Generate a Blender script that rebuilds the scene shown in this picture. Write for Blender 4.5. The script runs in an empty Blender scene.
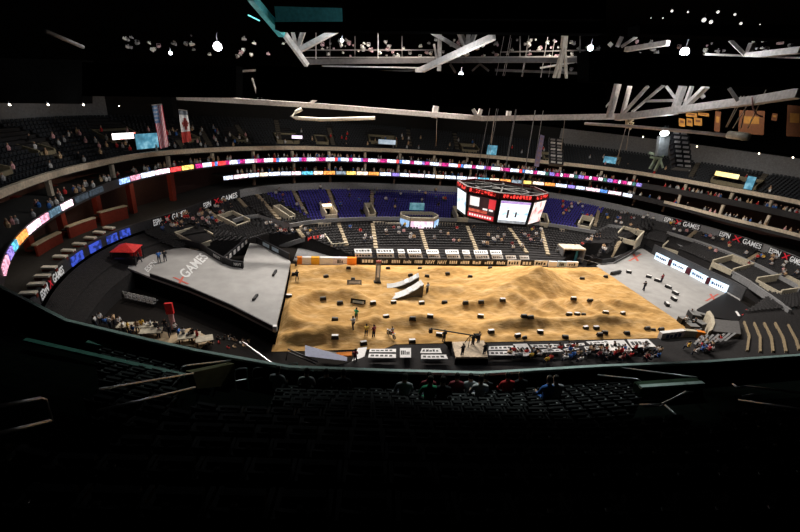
import bpy, math, random
from mathutils import Vector, Matrix
random.seed(7)
C = bpy.context.scene.collection
V = Vector
# ------------------------------------------------------------------ camera model (used to survey points on real surfaces)
F = 416.8; P = .400371698; RO = .0898257596; YW = .199616225
CAM = V((-27.808, -57.933, 31.661))
def ray(px, py):
    u = (px-400)/F; v = (py-266)/F
    c, s = math.cos(RO), math.sin(RO); u, v = u*c+v*s, -u*s+v*c
    cp, sp = math.cos(P), math.sin(P); y = cp-v*sp; z = -sp-v*cp
    c, s = math.cos(YW), math.sin(YW)
    return V((u*c+y*s, -u*s+y*c, z))
def on_d(px, py, d): return CAM + ray(px, py)*d
def on_z(px, py, z):
    d = ray(px, py); return CAM + d*((z-CAM.z)/d.z)
def on_y(px, py, y):
    d = ray(px, py); return CAM + d*((y-CAM.y)/d.y)
def on_f(px, py, f, t0=12, t1=170, st=.3):
    """first point along the sight line where f(p) >= 0 turns true"""
    d = ray(px, py); t = t0
    while t < t1 and not f(CAM+d*t): t += st
    a, b = t-st, t
    for _ in range(14):
        m = (a+b)/2
        if f(CAM+d*m): b = m
        else: a = m
    return CAM+d*b

# ------------------------------------------------------------------ materials
MATS = {}
def mat(name, col, rough=.75, noise=.18, scale=3., emit=0, ecol=None, metal=0, bump=0, spec=.3):
    if name in MATS: return MATS[name]
    m = bpy.data.materials.new(name); m.use_nodes = True
    nt = m.node_tree; b = nt.nodes['Principled BSDF']
    b.inputs['Roughness'].default_value = rough; b.inputs['Metallic'].default_value = metal
    b.inputs['Specular IOR Level'].default_value = spec
    tc = nt.nodes.new('ShaderNodeTexCoord'); nz = nt.nodes.new('ShaderNodeTexNoise')
    nz.inputs['Scale'].default_value = scale; nz.inputs['Detail'].default_value = 4
    nt.links.new(tc.outputs['Object'], nz.inputs['Vector'])
    rp = nt.nodes.new('ShaderNodeValToRGB')
    rp.color_ramp.elements[0].position = .3; rp.color_ramp.elements[1].position = .7
    rp.color_ramp.elements[0].color = [c*(1-noise) for c in col]+[1]
    rp.color_ramp.elements[1].color = [min(1, c*(1+noise)) for c in col]+[1]
    nt.links.new(nz.outputs['Fac'], rp.inputs['Fac']); nt.links.new(rp.outputs['Color'], b.inputs['Base Color'])
    if emit:
        b.inputs['Emission Strength'].default_value = emit
        if ecol: b.inputs['Emission Color'].default_value = list(ecol)+[1]
        else: nt.links.new(rp.outputs['Color'], b.inputs['Emission Color'])
    if bump:
        bp = nt.nodes.new('ShaderNodeBump'); bp.inputs['Strength'].default_value = bump
        nt.links.new(nz.outputs['Fac'], bp.inputs['Height']); nt.links.new(bp.outputs['Normal'], b.inputs['Normal'])
    MATS[name] = m; return m
def screen_mat(name, cols, scale, strength, stretch=(1, 1, 1), sharp=.0):
    """lit picture on a video screen: patches of the given colours"""
    m = bpy.data.materials.new(name); m.use_nodes = True; nt = m.node_tree; b = nt.nodes['Principled BSDF']
    b.inputs['Base Color'].default_value = (.01, .01, .01, 1); b.inputs['Roughness'].default_value = .4
    tc = nt.nodes.new('ShaderNodeTexCoord'); mp = nt.nodes.new('ShaderNodeMapping'); mp.inputs['Scale'].default_value = stretch
    nz = nt.nodes.new('ShaderNodeTexNoise'); nz.inputs['Scale'].default_value = scale; nz.inputs['Detail'].default_value = 3
    rp = nt.nodes.new('ShaderNodeValToRGB'); rp.color_ramp.interpolation = 'CONSTANT' if sharp else 'LINEAR'
    el = rp.color_ramp.elements
    n = len(cols)
    while len(el) < n: el.new(.5)
    for i, c in enumerate(cols):
        el[i].position = .28+.44*i/max(1, n-1); el[i].color = list(c)+[1]
    nt.links.new(tc.outputs['Object'], mp.inputs['Vector']); nt.links.new(mp.outputs['Vector'], nz.inputs['Vector'])
    nt.links.new(nz.outputs['Fac'], rp.inputs['Fac']); nt.links.new(rp.outputs['Color'], b.inputs['Emission Color'])
    b.inputs['Emission Strength'].default_value = strength
    MATS[name] = m; return m

# ------------------------------------------------------------------ mesh builder
class MB:
    def __init__(s): s.v = []; s.f = []; s.m = []
    def add(s, vs, fs, mi=0):
        o = len(s.v); s.v += [tuple(v) for v in vs]
        for f in fs: s.f.append(tuple(i+o for i in f)); s.m.append(mi)
        return s
    def box(s, c, sz, rz=0, mi=0, M=None):
        hx, hy, hz = sz[0]/2, sz[1]/2, sz[2]/2; c = V(c)
        vs = [V((x, y, z)) for x in (-hx, hx) for y in (-hy, hy) for z in (-hz, hz)]
        R = M if M is not None else Matrix.Rotation(rz, 3, 'Z')
        return s.add([R @ v + c for v in vs], [(0, 1, 3, 2), (4, 6, 7, 5), (0, 4, 5, 1), (2, 3, 7, 6), (0, 2, 6, 4), (1, 5, 7, 3)], mi)
    def hexa(s, q, off, mi=0):
        """slab: quad q (4 points) pushed by vector off"""
        q = [V(p) for p in q]; off = V(off)
        return s.add(q+[p+off for p in q], [(0, 1, 2, 3), (7, 6, 5, 4), (0, 4, 5, 1), (1, 5, 6, 2), (2, 6, 7, 3), (3, 7, 4, 0)], mi)
    def beam(s, a, b, w, h=None, mi=0):
        a, b = V(a), V(b); h = h or w; d = (b-a); L = d.length
        if L < 1e-6: return s
        d /= L; up = V((0, 0, 1)) if abs(d.z) < .95 else V((0, 1, 0))
        x = d.cross(up).normalized()*(w/2); y = x.cross(d).normalized()*(h/2)
        return s.add([a-x-y, a+x-y, a+x+y, a-x+y, b-x-y, b+x-y, b+x+y, b-x+y],
                     [(3, 2, 1, 0), (4, 5, 6, 7), (0, 1, 5, 4), (1, 2, 6, 5), (2, 3, 7, 6), (3, 0, 4, 7)], mi)
    def tube(s, pts, r, n=8, mi=0):
        pts = [V(p) for p in pts]; rings = []
        rs = r if isinstance(r, (list, tuple)) else [r]*len(pts)
        for i, p in enumerate(pts):
            d = (pts[min(i+1, len(pts)-1)]-pts[max(i-1, 0)]).normalized()
            up = V((0, 0, 1)) if abs(d.z) < .9 else V((1, 0, 0))
            x = d.cross(up).normalized(); y = x.cross(d)
            rings.append([p+(x*math.cos(2*math.pi*k/n)+y*math.sin(2*math.pi*k/n))*rs[i] for k in range(n)])
        vs = [v for q in rings for v in q]; fs = []
        for i in range(len(pts)-1):
            for k in range(n): fs.append((i*n+k, i*n+(k+1) % n, (i+1)*n+(k+1) % n, (i+1)*n+k))
        fs.append(tuple(range(n))[::-1]); fs.append(tuple(range((len(pts)-1)*n, len(pts)*n)))
        return s.add(vs, fs, mi)
    def grid(s, rows, mi=0, closed=False):
        n = len(rows[0]); vs = [p for r in rows for p in r]; fs = []
        for i in range(len(rows)-1):
            for k in range(n-1): fs.append((i*n+k, i*n+k+1, (i+1)*n+k+1, (i+1)*n+k))
        return s.add(vs, fs, mi)
    def prism(s, poly, off, mi=0):
        n = len(poly); poly = [V(p) for p in poly]; off = V(off)
        fs = [tuple(range(n)), tuple(range(2*n-1, n-1, -1))]
        for i in range(n): j = (i+1) % n; fs.append((i, i+n, j+n, j))
        return s.add(poly+[p+off for p in poly], fs, mi)
    def build(s, name, mats, parent=None, smooth=False, origin=None):
        me = bpy.data.meshes.new(name)
        o = V(origin) if origin is not None else V((0, 0, 0))
        me.from_pydata([tuple(V(v)-o) for v in s.v], [], s.f); me.update()
        if not isinstance(mats, (list, tuple)): mats = [mats]
        for m in mats: me.materials.append(m)
        if len(mats) > 1:
            for p, mi in zip(me.polygons, s.m): p.material_index = mi
        if smooth:
            for p in me.polygons: p.use_smooth = True
        ob = bpy.data.objects.new(name, me); C.objects.link(ob)
        if parent is not None: ob.parent = parent
        ob.location = o
        return ob
def tag(o, label=None, cat=None, group=None, kind=None):
    if label: o['label'] = label
    if cat: o['category'] = cat
    if group: o['group'] = group
    if kind: o['kind'] = kind
    return o
def empty(name, loc=(0, 0, 0), label=None, cat=None, group=None, rz=0):
    o = bpy.data.objects.new(name, None); C.objects.link(o); o.location = loc; o.rotation_euler = (0, 0, rz)
    return tag(o, label, cat, group)
def struct(o): o['kind'] = 'structure'; return o
def copy_tree(o, parent=None):
    c = o.copy(); C.objects.link(c)
    if parent is not None: c.parent = parent
    for ch in o.children: copy_tree(ch, c)
    return c
ORD = ['first', 'second', 'third', 'fourth', 'fifth', 'sixth', 'seventh', 'eighth', 'ninth', 'tenth', 'eleventh', 'twelfth', 'thirteenth',
       'fourteenth', 'fifteenth', 'sixteenth', 'seventeenth', 'eighteenth', 'nineteenth', 'twentieth', 'twenty-first', 'twenty-second', 'twenty-third', 'twenty-fourth', 'twenty-fifth']
def text_mesh(txt, mats, p0, p1, up, name='lettering', parent=None, depth=.03, hscale=1.0):
    """flat raised lettering whose baseline runs p0 -> p1, with height along up (a vector)"""
    cu = bpy.data.curves.new('t', 'FONT'); cu.body = txt; cu.extrude = .01; cu.size = 1; cu.offset = .018
    tmp = bpy.data.objects.new('t', cu); C.objects.link(tmp)
    dg = bpy.context.evaluated_depsgraph_get(); dg.update()
    me = bpy.data.meshes.new_from_object(tmp.evaluated_get(dg))
    C.objects.unlink(tmp); bpy.data.objects.remove(tmp)
    xs = [v.co.x for v in me.vertices]; ys = [v.co.y for v in me.vertices]
    x0, x1, y0, y1 = min(xs), max(xs), min(ys), max(ys)
    p0, p1, up = V(p0), V(p1), V(up); n = (p1-p0).cross(up).normalized()
    for v in me.vertices:
        v.co = (p1-p0)*((v.co.x-x0)/(x1-x0)) + up*((v.co.y-y0)/(y1-y0)) + n*(depth*(1 if v.co.z > 0 else 0))
    me.materials.clear(); me.materials.append(mats)
    ob = bpy.data.objects.new(name, me); C.objects.link(ob); ob.location = p0
    if parent is not None: ob.parent = parent
    return ob

# ------------------------------------------------------------------ palette
black = mat('black_cloth', (.0035, .0035, .0035), 1., .3, spec=0)
darkc = mat('dark_concrete', (.035, .033, .032), .85)
grey = mat('grey_paint', (.30, .30, .31), .8)
conc = mat('arena_concrete', (.35, .34, .335), .8, .1, .6)
tan = mat('tan_plaster', (.66, .56, .44), .8)
olive = mat('olive_plaster', (.16, .14, .06), .8)
green = mat('green_enamel', (.06, .22, .17), .45)
steel = mat('white_painted_steel', (.62, .57, .54), .5)
rail_m = mat('brushed_rail', (.5, .5, .5), .3, metal=.6)
teal = mat('teal_steel', (.1, .5, .54), .5)
white = mat('white_vinyl', (.82, .8, .8), .6, .06)
offw = mat('cream_plaster', (.55, .49, .38), .8)
redw = mat('dark_red_wall', (.2, .028, .016), .6)
redb = mat('bright_red', (.75, .03, .03), .6)
orange = mat('orange_vinyl', (.95, .28, .03), .6, .08)
yellow = mat('amber_vinyl', (.95, .5, .04), .6, .08)
blackv = mat('black_vinyl', (.012, .012, .014), .5)
rubber = mat('black_rubber', (.015, .015, .015), .8)
seat_d = mat('charcoal_seat', (.05, .048, .05), .6, .25, 2.)
seat_p = mat('purple_seat', (.06, .05, .30), .6, .2, 2.)
tread = mat('stand_concrete', (.032, .03, .031), .9, spec=.1)
stepm = mat('step_concrete', (.36, .29, .2), .85)
lightm = mat('lamp_glow', (1, 1, 1), .3, 0, emit=14, ecol=(.9, .97, 1))
lightw = mat('warm_lamp_glow', (1, .9, .75), .3, 0, emit=7, ecol=(1, .85, .62))
gold = mat('gold_cloth', (.19, .085, .012), .8)
goldd = mat('dark_gold_cloth', (.07, .022, .005), .8)
skin = mat('skin', (.48, .3, .21), .6); hairm = mat('dark_hair', (.02, .014, .01), .7); denim = mat('dark_trousers', (.03, .035, .055), .8)

# ------------------------------------------------------------------ rings of the bowl, surveyed by angle round the floor centre
def se(th, a=62., b=46.5, n=2.4):
    c, s = abs(math.cos(th)), abs(math.sin(th)); return ((c/a)**n+(s/b)**n)**(-1/n)
def ring(pts, z, lo=1.0, hi=1.0):
    sm = []
    for x, y in pts:
        p = on_z(x, y, z); th = math.degrees(math.atan2(p.y, p.x))
        if th < -100: th += 360
        sm.append((th, math.hypot(p.x, p.y)/se(math.radians(th))))
    sm.sort()
    sm = [(-60., lo)]+sm+[(250., hi)]
    tab = []
    for d in range(-90, 271, 3):                       # resample, then smooth
        if d <= sm[0][0]: g = sm[0][1]
        elif d >= sm[-1][0]: g = sm[-1][1]
        else:
            for (a, ga), (b, gb) in zip(sm, sm[1:]):
                if a <= d <= b: g = ga+(gb-ga)*(d-a)/max(1e-6, b-a); break
        tab.append(g)
    for _ in range(3): tab = [tab[0]]+[(tab[i-1]+2*tab[i]+tab[i+1])/4 for i in range(1, len(tab)-1)]+[tab[-1]]
    def R(deg):
        while deg < -90: deg += 360
        while deg > 270: deg -= 360
        x = (deg+90)/3; i = min(int(x), len(tab)-2); f = x-i
        return (tab[i]*(1-f)+tab[i+1]*f)*se(math.radians(deg))
    return R
px_par = [(0,191),(25,180.5),(50,172),(75,166),(100,161),(125,156),(150,151.5),(200,148.7),(250,146.5),(300,146),(350,147.5),(400,149),(450,152),(500,156),(550,161),(600,166),(650,173),(700,182),(750,191),(800,200)]
px_r1 = [(4,270),(8,257),(15,243),(30,228),(50,214),(68,203),(90,194),(120,182),(140,176),(170,170),(200,166),(225,162.5),(260,160.5),(300,159.5),(350,159.5),(400,161.5),(450,165),(500,169),(550,174),(600,179),(640,185),(685,192.5),(715,199),(750,206),(800,216)]
px_r2 = [(224,178.5),(235,176.5),(260,174),(300,173),(325,172.5),(350,172.7),(400,174.5),(450,177),(500,180.3),(560,185),(610,192),(635,196),(660,202),(700,212),(740,223),(800,236)]
px_fa = [(240,190),(260,186),(290,184),(330,182.8),(350,182.8),(400,184.5),(450,186.5),(500,189.5),(570,194.5),(600,201),(630,207),(660,215),(700,224),(760,242),(800,258)]
Z_PAR, Z_R1, Z_R2, Z_FA = 17.6, 14.7, 11.6, 9.0
R_par = ring(px_par, Z_PAR, 1.04, 1.0); R_r1 = ring(px_r1, Z_R1, 1.05, .98); R_r2 = ring(px_r2, Z_R2, 1.03, 1.03)
# the front of the club level drops towards both ends
FZ = [(-90, 6.3), (-40, 7.4), (0, 7.8), (25, 8.0), (45, 8.5), (60, 9.), (120, 9.), (140, 8.4), (160, 7.), (200, 6.3), (270, 6.3)]
def lerp_tab(tab, x):
    if x <= tab[0][0]: return tab[0][1]
    for (a, va), (b, vb) in zip(tab, tab[1:]):
        if x <= b: return va+(vb-va)*(x-a)/(b-a)
    return tab[-1][1]
def ang(p):
    d = math.degrees(math.atan2(p[1], p[0])); return d+360 if d < -90 else d
def fas_ring():
    allp = [(40,288),(65,258),(100,237),(140,222),(185,210)]+px_fa
    R0 = ring(allp, 8.0, 1., 1.)
    # two passes: height depends on angle, angle on height
    pts = []
    for x, y in allp:
        p = on_z(x, y, 8.0)
        for _ in range(6): p = on_z(x, y, lerp_tab(FZ, ang(p)))
        pts.append((ang(p), math.hypot(p.x, p.y)))
    pts.sort(); pts = [(-90, se(math.radians(-90))), (-40, se(math.radians(-40)))]+pts+[(240, se(math.radians(240))), (270, se(math.radians(270)))]
    tab = [lerp_tab(pts, d)/se(math.radians(d)) for d in range(-90, 271, 3)]
    for _ in range(3): tab = [tab[0]]+[(tab[i-1]+2*tab[i]+tab[i+1])/4 for i in range(1, len(tab)-1)]+[tab[-1]]
    def R(deg):
        while deg < -90: deg += 360
        while deg > 270: deg -= 360
        x = (deg+90)/3; i = min(int(x), len(tab)-2); f = x-i
        return (tab[i]*(1-f)+tab[i+1]*f)*se(math.radians(deg))
    return R
R_fa = fas_ring(); z_fa = lambda d: lerp_tab(FZ, d)
def rp(deg, r, z): a = math.radians(deg); return V((r*math.cos(a), r*math.sin(a), z))
def on_ring(px, py, R, off=0):
    st = [False]
    def f(p):
        out = math.hypot(p.x, p.y) > R(ang(p))+off
        if not out and p.z < 30: st[0] = True
        return out and st[0]
    return on_f(px, py, f)
def band(mb, R, d0, d1, o0, o1, z0, z1, st=2., mi=0):
    """solid strip that follows a ring between two angles; z0, z1 may be functions of the angle"""
    fz0 = z0 if callable(z0) else (lambda d: z0); fz1 = z1 if callable(z1) else (lambda d: z1)
    n = max(1, int(abs(d1-d0)/st)); rows = []
    for i in range(n+1):
        d = d0+(d1-d0)*i/n; r = R(d)
        rows.append([rp(d, r+o0, fz0(d)), rp(d, r+o0, fz1(d)), rp(d, r+o1, fz1(d)), rp(d, r+o1, fz0(d)), rp(d, r+o0, fz0(d))])
    mb.grid(rows, mi)
    mb.add(rows[0][:4], [(0, 1, 2, 3)], mi); mb.add(rows[-1][:4], [(3, 2, 1, 0)], mi)
    return mb
D0, D1 = -34, 212          # the part of the bowl the photograph can see

# ------------------------------------------------------------------ camera
cd = bpy.data.cameras.new('camera'); cam = bpy.data.objects.new('camera', cd); C.objects.link(cam)
cd.sensor_width = 36; cd.lens = F/800*36; cd.clip_end = 600; cd.clip_start = .05
fw = ray(400, 266).normalized(); rt = (ray(500, 266)-ray(400, 266)).normalized(); up = rt.cross(fw)
M = Matrix((rt, up, -fw)).transposed().to_4x4(); M.translation = CAM; cam.matrix_world = M
bpy.context.scene.camera = cam

# ================================================================== SHELL
floor_slab = struct(MB().box((0, 0, -.3), (190, 170, .5)).build('floor', mat('floor_black_cover', (.012,.010,.009), .9, spec=.1)))
mb = MB(); rows = []
for d in range(0, 361, 6): rows.append([rp(d, se(math.radians(d))*1.42, -.05), rp(d, se(math.radians(d))*1.42, 50)])
mb.grid(rows); struct(mb.build('wall_outer', mat('outer_wall_black', (.004, .004, .004), .95, spec=0)))
struct(MB().box((0, 0, 50.3), (190, 150, .5)).build('ceiling', mat('ceiling_black', (.003, .003, .003), .95, spec=0)))

# ---------------- dirt
DX0, DX1, DY0, DY1 = -34., 30.6, -12.3, 15.7
def gauss(x, y, cx, cy, sx, sy, rot=0):
    c, s = math.cos(rot), math.sin(rot); dx, dy = x-cx, y-cy; a, b = dx*c+dy*s, -dx*s+dy*c
    return math.exp(-(a/sx)**2-(b/sy)**2)
def dirt_z(x, y):
    z = .35
    # the big mound: long ramp from the left, steep face towards the near right
    mx, my = 10.8, 5.4
    u = (x-mx)*.94+(y-my)*.34; w = -(x-mx)*.34+(y-my)*.94
    a = max(0, 1-abs(u)/(17. if u < 0 else 10.)); b = max(0, 1-abs(w)/(4.9 if w < 0 else 10.))
    z += 4.3*(a**1.1)*(b**1.0)
    # rollers in front of it
    k = max(0, 1-abs(y+1.6)/3.4)*max(0, min(1, (x+1)/4, (24-x)/4))
    z += 1.15*k*(.5+.5*math.cos((x+y*.5)*2*math.pi/4.4))
    k = max(0, 1-abs(y-2)/3.2)*max(0, min(1, (x+30)/3, (-10-x)/3))
    z += .5*k*(.5+.5*math.cos((x-y*.3)*2*math.pi/6))
    # banked turn at the left, table jumps
    r = math.hypot((x+26)/1.25, y+3.6); z += 1.3*math.exp(-((r-5.3)/1.1)**2)*(1 if x < -22 else max(0, 1-(x+22)/5))
    z += 1.5*gauss(x, y, -24, 11.2, 6, 1.3)+1.3*gauss(x, y, -5, 11.5, 5, 1.2)+1.2*gauss(x, y, 22, 10.5, 5, 1.3)
    z += 1.4*gauss(x, y, -14, -6.5, 5, 1.2)+1.5*gauss(x, y, 2, -7.5, 7, 1.2, .05)+1.3*gauss(x, y, 16, -7., 6, 1.1)+1.*gauss(x, y, -8, 4, 7, 1.2)+1.1*gauss(x, y, -30, -10, 5, 1.)+.9*gauss(x, y, -4, -1.5, 5, 1., .2)+.8*gauss(x, y, 24, -2, 4, 1.1, -.3)
    z += .10*math.sin(x*1.3+y*.9)*math.sin(y*1.7-x*.4)+.06*math.sin(x*3.1)*math.sin(y*2.7+x)
    e = min(x-DX0, DX1-x, y-DY0, DY1-y)
    return z*min(1, max(0.05, e/1.6))+.02
rows = []; NX, NY = 240, 110
for j in range(NY+1):
    rows.append([V((DX0+(DX1-DX0)*i/NX, DY0+(DY1-DY0)*j/NY, dirt_z(DX0+(DX1-DX0)*i/NX, DY0+(DY1-DY0)*j/NY))) for i in range(NX+1)])
dm = bpy.data.materials.new('packed_dirt'); dm.use_nodes = True; nt = dm.node_tree; b = nt.nodes['Principled BSDF']
b.inputs['Roughness'].default_value = .95; b.inputs['Specular IOR Level'].default_value = .05
tc = nt.nodes.new('ShaderNodeTexCoord')
def nz(scale, stretch, detail=5):
    mp = nt.nodes.new('ShaderNodeMapping'); mp.inputs['Scale'].default_value = stretch; n = nt.nodes.new('ShaderNodeTexNoise')
    n.inputs['Scale'].default_value = scale; n.inputs['Detail'].default_value = detail
    nt.links.new(tc.outputs['Object'], mp.inputs['Vector']); nt.links.new(mp.outputs['Vector'], n.inputs['Vector']); return n
n1 = nz(.5, (.35, 1.6, 1)); n2 = nz(1.6, (.5, 2.2, 1), 6)
ad = nt.nodes.new('ShaderNodeMath'); ad.operation = 'MULTIPLY_ADD'; ad.inputs[1].default_value = .5
ml = nt.nodes.new('ShaderNodeMath'); ml.operation = 'MULTIPLY'; ml.inputs[1].default_value = .5
nt.links.new(n2.outputs['Fac'], ml.inputs[0]); nt.links.new(n1.outputs['Fac'], ad.inputs[0]); nt.links.new(ml.outputs[0], ad.inputs[2])
rpn = nt.nodes.new('ShaderNodeValToRGB'); e = rpn.color_ramp.elements
e[0].position = .36; e[0].color = (.42, .24, .083, 1); e[1].position = .64; e[1].color = (.70, .46, .22, 1)
x = e.new(.5); x.color = (.54, .32, .12, 1)
nt.links.new(ad.outputs[0], rpn.inputs['Fac']); nt.links.new(rpn.outputs['Color'], b.inputs['Base Color'])
n3 = nz(3.5, (.6, 1.6, 1), 6); bp = nt.nodes.new('ShaderNodeBump'); bp.inputs['Strength'].default_value = .35; bp.inputs['Distance'].default_value = .2
nt.links.new(n3.outputs['Fac'], bp.inputs['Height']); nt.links.new(bp.outputs['Normal'], b.inputs['Normal'])
dirt = MB().grid(rows).build('ground_dirt', dm, smooth=True); struct(dirt)
def hit_dirt(px, py): return on_f(px, py, lambda p: p.z < dirt_z(p.x, p.y), 40, 120, .2)

# ---------------- concrete at the right end and the raised deck at the left end
mb = MB(); mb.prism([V((30.4, -12.5, .02)), V((37.5, -8.5, .02)), V((46, -3, .02)), V((56, 5, .02)), V((56, 15, .02)), V((53, 26, .02)), V((49, 33, .02)), V((41, 27, .02)), V((33.5, 19, .02)), V((30.4, 16.5, .02))], (0, 0, .06))
struct(mb.build('floor_concrete', conc))
def deck_z(x): return 2.2+.035*(-34-x)
def on_deck(px, py, up=0): return on_f(px, py, lambda p: p.z < deck_z(p.x)+up, 40, 130, .2)
dp = [(150,246),(186,248),(205,252),(222,262),(243,269),(244,258),(250,243),(264,245),(288,258),(290.5,262),(283,298),(275,331),(232,309),(190,291),(150,277),(128,268),(132,255)]
mb = MB(); top = [on_deck(*q) for q in dp]
mb.prism(top, (0, 0, -.3)); n = len(top)
for i in range(n):
    a, c_ = top[i], top[(i+1) % n]
    mb.add([a-V((0, 0, .3)), c_-V((0, 0, .3)), V((c_.x, c_.y, 0)), V((a.x, a.y, 0))], [(0, 1, 2, 3)], 1)
deck = mb.build('ramp_deck', [conc, black]); tag(deck, 'big grey ramp deck painted with white lettering, left of the dirt', 'ramp')
def deck_up(): return V((0, 0, .02))
# barrier along the near edge and end post
ne = [on_deck(*q) for q in [(275,331),(232,309),(190,291),(150,277)]]
mb = MB()
for a, c_ in zip(ne, ne[1:]): mb.hexa([a, c_, c_+V((0, 0, .55)), a+V((0, 0, .55))], (0, .25, 0))
mb.build('edge_wall', blackv, deck); 
MB().box(ne[0]+V((0, .1, .35)), (.5, .5, .75)).build('end_post', white, deck)
# lettering
def deck_text(txt, a, b_, upx, m, nm='lettering'):
    p0, p1, pu = on_deck(*a, .03), on_deck(*b_, .03), on_deck(*upx, .03)
    return text_mesh(txt, m, p0, p1, pu-p0, nm, deck, .02)
paint = mat('white_floor_paint', (.75, .75, .76), .6, .05); paint_r = mat('red_floor_paint', (.55, .12, .09), .6, .1)
deck_text('GAMES', (186.5,279), (209,257.5), (178,272.5), paint, 'lettering')
deck_text('X', (177,285), (189.5,284), (172.5,277.5), paint_r, 'logo')
deck_text('ESPN', (148,272.5), (157,263), (144,269), paint, 'lettering')

# ---------------- lower stands: a stepped bowl between the floor and the club level
INN = [(-90, 12.6, .9), (-30, 24.6, .9), (-22, 34.5, .9), (-14, 39., 1.), (-8, 44, 1.4), (-2, 52.8, 2.2), (6, 54.4, 2.6), (14.5, 56.6, 2.6), (25, 58.6, 2.6), (29.2, 58.5, 2.4),
       (29.8, 40., 1.3), (30.6, 33., 1.2), (32.2, 30.4, 1.2)]
def inner(d):
    """radius and height of the front edge of the lower stands"""
    if 31.5 <= d <= 36.5: return 22.5/math.sin(math.radians(d)), 3.2
    if 143.2 <= d <= 147: return 25/math.sin(math.radians(d)), 2.6
    if d >= 32.2 and d <= 147: return 16.3/math.sin(math.radians(d)), 1.3
    if d > 147:
        t = [(147, 45.9, 2.6), (150, 46.1, 2.7), (154, 46.5, 2.8), (160, 53.5, 2.8), (168, 56.2, 2.8), (180, 57.0, 2.6), (190, 57, 2.0), (200, 56.5, 1.2), (207, 46, .9), (216, 22., .9), (270, 12.6, .9)]
    else: t = INN
    r = lerp_tab([(a, q) for a, q, _ in t], d); z = lerp_tab([(a, q) for a, _, q in t], d); 
    if d < -22: r = 12.6/abs(math.sin(math.radians(d)))
    if d > 214: r = 12.6/max(.05, abs(math.sin(math.radians(d))))
    return r, z
# profile across the stand: fraction of depth -> fraction of rise, with a low wall half way (the cross aisle)
PROF = [(0, 0), (.5, .36), (.51, .36), (.515, .5), (.53, .5), (1, 1)]
def bowl_z(d, r):
    if d < -90: d += 360
    r0, z0 = inner(d); r1 = R_fa(d)-.3; z1 = z_fa(d)-1.7
    if r1-r0 < 2: r0 = r1-2
    f = max(0, min(1, (r-r0)/(r1-r0)))
    return z0+(z1-z0)*lerp_tab(PROF, f) if r >= r0 else -1
def on_bowl(px, py, upz=0):
    return on_f(px, py, lambda p: p.z < bowl_z(ang(p), math.hypot(p.x, p.y))+upz, 30, 130, .2)
BD = [d*.75 for d in range(int(-120/.75), int(240/.75)+1)]
mb = MB(); NR = 28; cols = []
for d in BD:
    r0, z0 = inner(d if d >= -90 else d+360); r1 = R_fa(d)-.3
    if r1-r0 < 2: r0 = r1-2
    col = [rp(d, r0, 0), rp(d, r0, z0)]
    for i in range(NR):
        ra = r0+(r1-r0)*i/NR; rb = r0+(r1-r0)*(i+1)/NR
        col += [rp(d, ra, bowl_z(d, (ra+rb)/2)-.12), rp(d, rb, bowl_z(d, (ra+rb)/2)-.12)]
    cols.append(col)
mb.grid(cols); struct(mb.build('floor_lower_stand', tread))
print('bowl done')
def nang(d):
    """direction (radians) pointing straight out of the bowl at ring angle d"""
    t = rp(d+3, R_fa(d+3), 0)-rp(d-3, R_fa(d-3), 0); return math.atan2(-t.x, t.y)
# ================================================================== TIERS ABOVE THE LOWER STAND
mb = MB(); band(mb, R_fa, D0-20, 141, 0, .4, lambda d: z_fa(d)-1.75, z_fa); struct(mb.build('trim_club_front', grey))
mb = MB(); band(mb, R_fa, 141, D1+20, 0, .4, lambda d: z_fa(d)-1.6, z_fa); struct(mb.build('trim_club_front_end', mat('charcoal_paint', (.05, .05, .055), .7)))
mb = MB(); band(mb, R_fa, D0-20, D1+20, .4, 9, lambda d: z_fa(d)-.5, lambda d: z_fa(d)-.2); struct(mb.build('floor_club', darkc))
mb = MB(); band(mb, R_fa, D0-20, D1+20, 8.5, 8.9, lambda d: z_fa(d)-.5, 17); struct(mb.build('wall_club', mat('dark_brown_wall', (.05, .022, .018), .8)))
mb = MB(); band(mb, R_r2, D0-20, 142.5, .0, 7, Z_R2-.75, Z_R2-.45); struct(mb.build('floor_suite', darkc))
mb = MB(); band(mb, R_r1, D0-20, D1+20, .0, 8, Z_R1-.75, Z_R1-.45); struct(mb.build('floor_suite_upper', darkc))
mb = MB(); band(mb, R_r2, D0-20, 142.5, -.06, .06, Z_R2-.75, Z_R2+.45); struct(mb.build('trim_suite_front', mat('suite_front_dark', (.03, .028, .03), .6)))
mb = MB(); band(mb, R_r2, D0-20, 28.5, -.16, .08, Z_R2-.1, Z_R2+.55); struct(mb.build('trim_suite_rail', tan))
mb = MB(); band(mb, R_r1, D0-20, D1+20, -.06, .06, Z_R1-.75, Z_R1+.55); struct(mb.build('trim_suite_front_upper', MATS['suite_front_dark']))
mb = MB(); band(mb, R_par, D0-20, D1+20, 0, .5, Z_PAR-.85, Z_PAR); struct(mb.build('trim_balcony_front', tan))
mb = MB(); band(mb, R_par, D0-20, D1+20, .5, 13, Z_PAR-1.15, Z_PAR-.9); struct(mb.build('floor_balcony_soffit', darkc))
UD = 11.5
def up_top(d): p = rp(d, R_par(d)+UD, 0); return 21.6-p.x/75
def up_z(d, r):
    f = (r-R_par(d)-.5)/(UD-.5)
    return -1 if f < 0 else Z_PAR-.8+(up_top(d)-Z_PAR+.8)*min(1, f)
def on_up(px, py, upz=0): return on_f(px, py, lambda p: p.z < up_z(ang(p), math.hypot(p.x, p.y))+upz and p.y > -42, 30, 150, .2)
cols = []
for d in [x*1.5 for x in range(int((D0-10)/1.5), int((D1+10)/1.5)+1)]:
    col = []
    for i in range(13):
        ra = R_par(d)+.5+(UD-.5)*i/13; rb = R_par(d)+.5+(UD-.5)*(i+1)/13
        z = up_z(d, (ra+rb)/2)-.1; col += [rp(d, ra, z), rp(d, rb, z)]
    cols.append(col)
mb = MB(); mb.grid(cols); struct(mb.build('floor_upper_stand', tread))
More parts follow.
